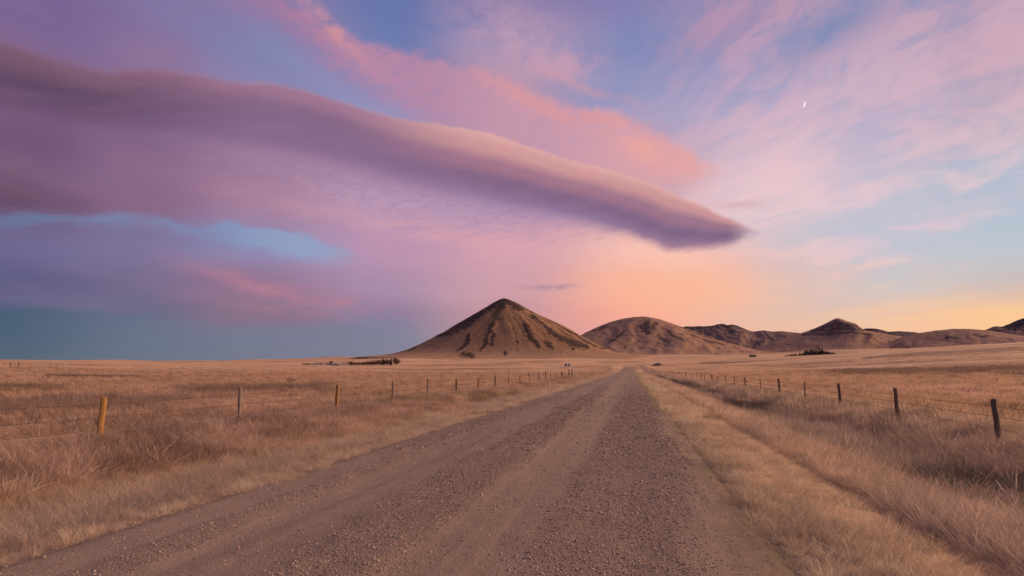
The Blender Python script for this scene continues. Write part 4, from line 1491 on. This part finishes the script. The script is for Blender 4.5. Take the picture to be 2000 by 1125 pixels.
field_posts = []
for px, d, kind in [(-60, 205, 'slim'), (6, 204, 'slim'), (20, 203, 'corner'), (36, 200, 'corner'), (43, 199, 'slim'), (58, 193, 'slim'), (70, 189, 'slim'), (84, 184, 'slim'), (98, 178, 'dark'), (111, 173, 'slim'), (124, 167, 'slim'), (137, 161, 'slim'), (154, 154, 'slim'),
                    (170, 149, 'slim'), (183, 145, 'slim'), (201, 141, 'slim'), (218, 138, 'slim'), (236, 135, 'slim'), (252, 133, 'slim'), (270, 131, 'slim'), (290, 129, 'slim'), (312, 128, 'slim'), (334, 127, 'slim'), (355, 126, 'slim'), (384, 125, 'slim'),
                    (412, 124, 'slim'), (434, 123, 'slim'), (457, 122, 'slim'), (481, 121, 'slim'), (505, 120.5, 'slim'), (530, 120, 'slim'), (555, 119.5, 'slim'), (580, 119, 'slim'), (607, 118.5, 'slim'), (634, 118, 'slim'), (662, 117, 'slim'), (690, 116, 'slim'),
                    (719, 115, 'slim'), (748, 114, 'slim'), (779, 113, 'slim'), (812, 112, 'slim'), (844, 111, 'slim'), (878, 110, 'slim'), (914, 109, 'slim'), (956, 108, 'slim'), (993, 106, 'slim'), (1032, 104, 'dark'), (1062, 103, 'slim')]:
    x, y, z = place(px, d)
    field_posts.append((x, y, kind, q.uniform(.92, 1.15), tl(.07)))
xa, ya = field_posts[2][:2]; xb, yb = field_posts[3][:2]
fence('thin barbed wire fence crossing the left field to its brace posts at the far edge', GRP, field_posts, (1.0, .66), .005, 0,
      rails=[(field_posts[1][:2], field_posts[2][:2], 1.2), (field_posts[3][:2], field_posts[4][:2], 1.2), (field_posts[3][:2], field_posts[4][:2], .3)])


# ------------------------------------------------------------------ trees and shrubs
M_BARK = mat_simple('bare_bark', (.09, .066, .055, 1), (.14, .10, .082, 1), 4, .9, .3)
M_TWIG = mat_simple('bare_twigs', (.17, .11, .085, 1), (.24, .155, .115, 1), 1.2, .9)
M_NEEDLE = mat_simple('dark_needles', (.022, .030, .018, 1), (.045, .055, .030, 1), 1.1, .9)
M_LEAFD = mat_simple('dark_pine_needles', (.050, .052, .036, 1), (.085, .078, .055, 1), .9, .9)


def tube(V, F, p0, p1, r0, r1, n=5):
    d = (Vector(p1) - Vector(p0))
    if d.length < 1e-6:
        return
    d.normalize()
    s = d.cross(Vector((.31, .11, .94)))
    if s.length < .05:
        s = d.cross(Vector((1, 0, 0)))
    s.normalize(); u = s.cross(d)
    k = len(V)
    for p, r in ((p0, r0), (p1, r1)):
        for j in range(n):
            a = math.tau * j / n
            V.append(tuple(Vector(p) + s * math.cos(a) * r + u * math.sin(a) * r))
    for j in range(n):
        F.append((k + j, k + (j + 1) % n, k + n + (j + 1) % n, k + n + j))


def bare_tree_meshes(h, w, seed, stems=1, twigs=260, trunk_share=.25):
    r = random.Random(seed)
    TV, TF, CV, CF = [], [], [], []
    tips = []
    for s in range(stems):
        a = r.uniform(0, math.tau)
        b = (0.0, 0.0, -.3) if stems == 1 else (w * .3 * r.uniform(-1, 1), w * .3 * r.uniform(-1, 1), -.3)
        top = (b[0] + r.uniform(-.1, .1) * w, b[1] + r.uniform(-.1, .1) * w, h * trunk_share * r.uniform(.8, 1.2))
        rad = h * .022 / math.sqrt(stems)
        tube(TV, TF, b, top, rad, rad * .7, 6)
        for k in range(7 if stems == 1 else 4):
            a = r.uniform(0, math.tau); up = r.uniform(.45, 1.0)
            e = (top[0] + math.cos(a) * w * .42 * r.uniform(.4, 1), top[1] + math.sin(a) * w * .42 * r.uniform(.4, 1), top[2] + (h - top[2]) * .7 * up)
            tube(TV, TF, top, e, rad * .5, rad * .22, 5)
            tips += [(top, e)]
    for i in range(twigs):
        a, e = r.choice(tips)
        t = r.uniform(.25, 1.0)
        p = Vector(a).lerp(Vector(e), t)
        dv = Vector((r.gauss(0, 1), r.gauss(0, 1), r.gauss(.7, .8))).normalized()
        L = r.uniform(.12, .30) * h
        qv = p + dv * L
        qv.z = min(max(qv.z, .1), h * r.uniform(.9, 1.02))
        qv.x = max(-w * .55, min(w * .55, qv.x)); qv.y = max(-w * .55, min(w * .55, qv.y))
        tube(CV, CF, tuple(p), tuple(qv), h * .012, h * .006, 3)
        for g in range(2):
            d2 = (dv + Vector((r.gauss(0, .7), r.gauss(0, .7), r.gauss(.2, .5)))).normalized()
            q0 = p.lerp(qv, r.uniform(.3, .9))
            tube(CV, CF, tuple(q0), tuple(q0 + d2 * L * .5), h * .008, h * .005, 3)
    out = []
    for nm, V, F, m in (('trunk', TV, TF, M_BARK), ('crown', CV, CF, M_TWIG)):
        me = bpy.data.meshes.new(nm); me.from_pydata(V, [], F); me.materials.append(m); out.append(me)
    return out


def conifer_meshes(h, w, seed, mat, n=420, ragged=.25):
    r = random.Random(seed)
    TV, TF, CV, CF = [], [], [], []
    tube(TV, TF, (0, 0, -.3), (0, 0, h * .95), h * .02, h * .004, 6)
    for i in range(n):
        t = r.random() ** .8
        z = h * (.04 + .94 * t)
        rad = w * .5 * (1 - t) ** .85 * r.uniform(1 - ragged, 1 + ragged) + .05 * w
        a = r.uniform(0, math.tau)
        f = r.uniform(.35, 1.0)
        c = Vector((math.cos(a) * rad * f, math.sin(a) * rad * f, z - rad * .25 * f))
        s = h * r.uniform(.05, .085) * (1.15 - .8 * t)
        o = Vector((math.cos(a), math.sin(a), -.35)).normalized()
        sd_ = o.cross(Vector((0, 0, 1))).normalized()
        up = sd_.cross(o)
        k = len(CV)
        CV += [tuple(c - sd_ * s * .8), tuple(c + o * s * 1.3 + up * s * r.uniform(-.3, .3)), tuple(c + sd_ * s * .8), tuple(c - o * s * .9 + up * s * .5)]
        CF += [(k, k + 1, k + 2, k + 3)]
    out = []
    for nm, V, F, m in (('trunk', TV, TF, M_BARK), ('crown', CV, CF, mat)):
        me = bpy.data.meshes.new(nm); me.from_pydata(V, [], F); me.materials.append(m); out.append(me)
    return out


def plant(name, meshes, px, d, label, cat, group=None, sc=1.0, rz=None, sx=1.0):
    x, y, z = place(px, d)
    root = empty(name, (x, y, z), random.uniform(0, 6.28) if rz is None else rz)
    tag(root, label, cat, group)
    for nm, me in zip(('trunk', 'crown'), meshes):
        child(nm, me, root, (0, 0, 0), (0, 0, 0), (sc * sx, sc * sx, sc))
    return root


DF = 1020.0
tree_big = bare_tree_meshes(17, 17, 1, 1, 800, .14)
tree_mid = bare_tree_meshes(10.5, 8.5, 2, 1, 420, .2)
shrub_a = bare_tree_meshes(9.6, 9.0, 3, 5, 420, .12)
shrub_b = bare_tree_meshes(9.0, 8.5, 4, 6, 420, .1)
spruce = conifer_meshes(14, 8.5, 5, M_NEEDLE, 520)
slim = conifer_meshes(15.5, 4.6, 6, M_NEEDLE, 460)
plant('bare_tree', tree_big, 774, DF, 'large round bare tree at the right end of the farm shelterbelt', 'tree', 'bare trees and bushes of the farm shelterbelt')
plant('spruce_tree', spruce, 747.5, DF - 2, 'broad dark conifer inside the bare farm shelterbelt', 'tree', 'conifers at the farm')
plant('spruce_tree', slim, 763.5, DF - 4, 'slim dark conifer beside the large round bare tree', 'tree', 'conifers at the farm')
plant('bare_tree', tree_mid, 755.5, DF + 4, 'bare tree between the two dark conifers', 'tree', 'bare trees and bushes of the farm shelterbelt', 1.25)
plant('bare_tree', tree_mid, 647, DF + 16, 'bare tree standing up behind the farm sheds', 'tree', 'bare trees and bushes of the farm shelterbelt', .85)
plant('bare_tree', tree_mid, 738.5, DF + 3, 'bare tree just left of the broad dark conifer', 'tree', 'bare trees and bushes of the farm shelterbelt', 1.15)
for i, (px, sc) in enumerate([(681, 1.05), (685, .95), (689, .85), (693.5, .8), (698, .75), (702.5, .8), (707, .85), (711.5, .9), (715.5, .95), (719.5, .95), (723.5, 1.0), (727.5, 1.05), (731.5, 1.05), (735.5, 1.1), (742, 1.2), (751, 1.25), (759, 1.3)]):
    plant('bare_bush', shrub_a if i % 2 else shrub_b, px, DF + q.uniform(-6, 6), 'bare brown bush in the row between the farm and the dark conifers', 'bush', 'bare trees and bushes of the farm shelterbelt', sc, None, 1.1)
for i, px in enumerate([592, 598, 604, 610, 618, 627, 637]):
    plant('bare_bush', shrub_b if i % 2 else shrub_a, px, DF + 22 + q.uniform(-3, 3), 'low bare bush in the dark line behind the farm sheds', 'bush', 'low bushes behind the farm', .38 if i < 4 else .5, None, 1.8)

# the dark stand of pines under the hills on the right
pine = [conifer_meshes(10, 6.0, 20 + i, M_LEAFD, 260, .4) for i in range(3)]
DP = 1900.0
pts = []
for i in range(84):
    t = i / 83.0
    px = 1535 + 100 * t + q.uniform(-1.5, 1.5)
    if px < 1575:
        hgt = q.uniform(.35, 1.25) * (.4 + .6 * t / .4)
    else:
        hgt = q.uniform(.6, 1.5) * (1.35 - 1.05 * abs((px - 1602) / 36.0) ** 1.3 if px > 1602 else 1.2)
    pts.append((px, max(.45, hgt)))
GP = 'pines of the dark stand below the hills'


def far_place(px, d, row):
    """stand something at distance d so that its foot shows at the given photo row"""
    v = ray(px, row); k = d / math.hypot(v[0], v[1])
    return v[0] * k, v[1] * k, EYE + v[2] * k


for i, (px, hg) in enumerate(pts):
    x, y, z = place(px, DP + q.uniform(-90, 60))
    root = empty('pine_tree', (x, y, z), q.uniform(0, 6.28))
    if px < 1575:
        tag(root, 'low dark pine in the thin left part of the pine stand below the hills', 'tree', GP + ', thin left part')
    else:
        tag(root, 'dark pine in the dense humped right part of the pine stand below the hills', 'tree', GP + ', dense right part')
    me = pine[i % 3]
    for nm, m_ in zip(('trunk', 'crown'), me):
        child(nm, m_, root, (0, 0, 0), (0, 0, 0), (hg * 2.1, hg * 2.1, hg * 1.15))
for i in range(7):
    px = 1466 + i * 1.9 + q.uniform(-.5, .5)
    x, y, z = place(px, DP + q.uniform(-50, 30))
    root = empty('pine_tree', (x, y, z), q.uniform(0, 6.28))
    tag(root, 'dark pine in the small clump left of the long pine stand', 'tree', 'pines of the small clump')
    hg = q.uniform(.8, 1.15)
    for nm, m_ in zip(('trunk', 'crown'), pine[i % 3]):
        child(nm, m_, root, (0, 0, 0), (0, 0, 0), (hg * 1.9, hg * 1.9, hg))

# a lone leafless bush out in the left field
lone = bare_tree_meshes(1.1, 1.6, 9, 4, 90, .1)
plant('bare_bush', lone, 564, 66, 'lone leafless bush in the pale field beyond the left fence', 'bush')


# ------------------------------------------------------------------ farmstead and grain bins
M_WHITE = mat_simple('white_painted_wall', (.62, .58, .55, 1), (.72, .68, .64, 1), .8)
M_ROOFG = mat_simple('green_grey_metal_roof', (.13, .15, .14, 1), (.18, .195, .18, 1), .6, .6)
M_ROOFO = mat_simple('ochre_roof', (.30, .19, .10, 1), (.38, .25, .14, 1), .6)
M_ROOFD = mat_simple('brown_roof', (.10, .08, .07, 1), (.14, .11, .095, 1), .6)
M_GLASS = mat_simple('dark_window', (.03, .03, .035, 1), (.04, .042, .05, 1), .5, .2)
M_TIN = mat_simple('galvanised_tin', (.20, .22, .25, 1), (.30, .315, .345, 1), .5, .45)
M_DOORC = mat_simple('shed_door', (.20, .15, .12, 1), (.26, .19, .15, 1), .5)


def box_mesh(name, x0, x1, y0, y1, z0, z1, mat):
    V = [(x0, y0, z0), (x1, y0, z0), (x1, y1, z0), (x0, y1, z0), (x0, y0, z1), (x1, y0, z1), (x1, y1, z1), (x0, y1, z1)]
    F = [(0, 3, 2, 1), (4, 5, 6, 7), (0, 1, 5, 4), (1, 2, 6, 5), (2, 3, 7, 6), (3, 0, 4, 7)]
    me = bpy.data.meshes.new(name); me.from_pydata(V, [], F); me.materials.append(mat)
    return me


def gable(name, w, dp, eave, rise, mat, over=.4, th=.18):
    V, F = [], []
    for zz in (0, -th):
        V += [(-w / 2 - over, -dp / 2 - over, eave + zz), (w / 2 + over, -dp / 2 - over, eave + zz), (-w / 2 - over, 0, eave + rise + zz), (w / 2 + over, 0, eave + rise + zz), (-w / 2 - over, dp / 2 + over, eave + zz), (w / 2 + over, dp / 2 + over, eave + zz)]
    F = [(0, 1, 3, 2), (2, 3, 5, 4), (6, 8, 9, 7), (8, 10, 11, 9), (0, 6, 7, 1), (4, 5, 11, 10), (0, 2, 8, 6), (2, 4, 10, 8), (1, 7, 9, 3), (3, 9, 11, 5)]
    me = bpy.data.meshes.new(name); me.from_pydata(V, [], F); me.materials.append(mat)
    return me


def wall_mesh(w, dp, eave, rise, mat):
    a, b = w / 2, dp / 2
    V = [(-a, -b, -.5), (a, -b, -.5), (a, b, -.5), (-a, b, -.5), (-a, -b, eave), (a, -b, eave), (a, b, eave), (-a, b, eave), (-a, 0, eave + rise), (a, 0, eave + rise)]
    F = [(0, 1, 5, 4), (2, 3, 7, 6), (1, 2, 6, 9, 5), (3, 0, 4, 8, 7), (0, 3, 2, 1)]
    me = bpy.data.meshes.new('wall'); me.from_pydata(V, [], F); me.materials.append(mat)
    return me


def building(name, px, d, w, dp, eave, rise, wallm, roofm, label, cat, windows=2, door=True, rz=0.0):
    x, y, z = place(px, d)
    root = empty(name, (x, y, z), -R(azel(px, 716)[0]) + rz)
    tag(root, label, cat, 'buildings of the farmstead')
    wl = child('wall', wall_mesh(w, dp, eave, rise, wallm), root, (0, 0, 0))
    child('roof', gable('roof', w, dp, eave + .12, rise, roofm), root, (0, 0, 0))
    for k in range(windows):
        cx = -w / 2 + w * (k + .5) / windows + (.0 if not door else -.4)
        child('window', box_mesh('window', cx - .5, cx + .5, -dp / 2 - .05, -dp / 2 + .02, eave * .4, eave * .8, M_GLASS), root, (0, 0, 0))
    if door:
        child('door', box_mesh('door', w * .32 - .5, w * .32 + .5, -dp / 2 - .05, -dp / 2 + .02, 0, eave * .82, M_DOORC), root, (0, 0, 0))
    return root


building('farm_shed', 612.5, 1000, 4.6, 4, 2.3, .7, M_WHITE, M_ROOFD, 'smallest white shed at the left end of the farmstead', 'shed', 1)
building('farm_shed', 622.5, 1000, 9, 5, 2.5, .9, M_WHITE, M_ROOFD, 'long low white shed second from the left at the farmstead', 'shed', 3)
building('farm_house', 640, 1002, 10.5, 7, 2.9, 1.5, M_WHITE, M_ROOFD, 'white farmhouse left of the green roofed barn', 'house', 3)
building('farm_barn', 653.5, 1000, 12.5, 9, 1.7, 2.6, M_ROOFD, M_ROOFG, 'low dark barn under a green grey roof in the middle of the farmstead', 'barn', 0)
building('farm_shed', 663, 1000, 3.4, 3.4, 2.2, .8, M_WHITE, M_ROOFD, 'little pale shed between the barn and the ochre roofed house', 'shed', 1, False)
building('farm_house', 674, 1006, 13, 9, 2.6, 3.2, M_WHITE, M_ROOFO, 'white house under a broad ochre roof beside the bare bushes', 'house', 3)


def grain_bin(px, label):
    x, y, z = place(px, 905)
    root = empty('grain_bin', (x, y, z))
    tag(root, label, 'grain bin', 'grain bins in the field below the butte')
    n, r, h = 20, 2.1, 3.9
    V, F = [], []
    rings = 13
    for k in range(rings):
        rr = r + (.05 if k % 2 else 0)
        for s in range(n):
            a = math.tau * s / n
            V.append((rr * math.cos(a), rr * math.sin(a), -.4 + (h + .4) * k / (rings - 1)))
    for k in range(rings - 1):
        for s in range(n):
            F.append((k * n + s, k * n + (s + 1) % n, (k + 1) * n + (s + 1) % n, (k + 1) * n + s))
    me = bpy.data.meshes.new('wall'); me.from_pydata(V, [], F); me.materials.append(M_TIN)
    child('wall', me, root, (0, 0, 0))
    V = [((r + .12) * math.cos(math.tau * s / n), (r + .12) * math.sin(math.tau * s / n), h - .03) for s in range(n)] + [(.35 * math.cos(math.tau * s / n), .35 * math.sin(math.tau * s / n), h + 1.2) for s in range(n)] + [(0, 0, h + 1.4)]
    F = [(s, (s + 1) % n, n + (s + 1) % n, n + s) for s in range(n)] + [(n + s, n + (s + 1) % n, 2 * n) for s in range(n)]
    me = bpy.data.meshes.new('roof'); me.from_pydata(V, [], F); me.materials.append(M_TIN)
    child('roof', me, root, (0, 0, 0))
    child('door', box_mesh('door', -.4, .4, -r - .06, -r + .1, .2, 1.9, M_ROOFD), root, (0, 0, 0))


grain_bin(1105.7, 'left one of the two round tin grain bins below the butte')
grain_bin(1112.2, 'right one of the two round tin grain bins below the butte')


# small dark mound beyond the crest of the road
def mound():
    x, y, z = place(1285, 830)
    n = 40
    A, B = np.meshgrid(np.linspace(-14, 14, n), np.linspace(-10, 10, n))
    rr = np.hypot(A / 12.5, B / 9)
    Z = 5.6 * (1 - sst(rr, .0, 1.0)) * (.85 + .3 * fbm(A * .3, B * .3, 3, 3)) - 1.0
    o = grid_obj('earth_mound', A, B, Z, mat_simple('mound_earth', (.11, .075, .055, 1), (.17, .115, .08, 1), .5))
    o.location = (x, y, z)
    o.rotation_euler = (0, 0, -R(azel(1285, 716)[0]))
    return structure(o)


mound()


# ------------------------------------------------------------------ moon
def moon():
    v = ray(1567, 204)
    D = 60000.0
    rad = D * .0049
    n = 24
    V, F = [], []
    for zz in (-rad * .06, rad * .06):
        for k in range(n + 1):
            t = math.pi * (k / n - .5) * .92
            V.append((rad * math.cos(t), rad * math.sin(t), zz))
            V.append((rad * (math.cos(t) * .52), rad * math.sin(t) * .985, zz))
    m = (n + 1) * 2
    for k in range(n):
        a, b, c, d = 2 * k, 2 * k + 2, 2 * k + 3, 2 * k + 1
        F += [(a, b, c, d), (m + a, m + d, m + c, m + b), (a, m + a, m + b, b), (d, c, m + c, m + d)]
    F += [(0, 1, m + 1, m), (2 * n, m + 2 * n, m + 2 * n + 1, 2 * n + 1)]
    me = bpy.data.meshes.new('moon'); me.from_pydata(V, [], F)
    mt = bpy.data.materials.new('moonlight'); mt.use_nodes = True
    nt = mt.node_tree; nt.nodes.clear()
    e = nt.nodes.new('ShaderNodeEmission'); e.inputs[0].default_value = lin((255, 240, 250)); e.inputs[1].default_value = .98
    o_ = nt.nodes.new('ShaderNodeOutputMaterial'); nt.links.new(e.outputs[0], o_.inputs[0])
    me.materials.append(mt)
    o = bpy.data.objects.new('moon', me); col.objects.link(o)
    o.location = (v[0] * D, v[1] * D, EYE + v[2] * D)
    zq = Vector(-v)                                     # face the land
    right = Vector((0, 0, 1)).cross(zq).normalized(); up = zq.cross(right)
    M = Matrix((right, up, zq)).transposed()
    o.rotation_euler = (M @ Matrix.Rotation(R(-20), 3, 'Z')).to_euler()
    tag(o, 'thin white crescent moon in the pink and blue upper right sky', 'moon')


moon()
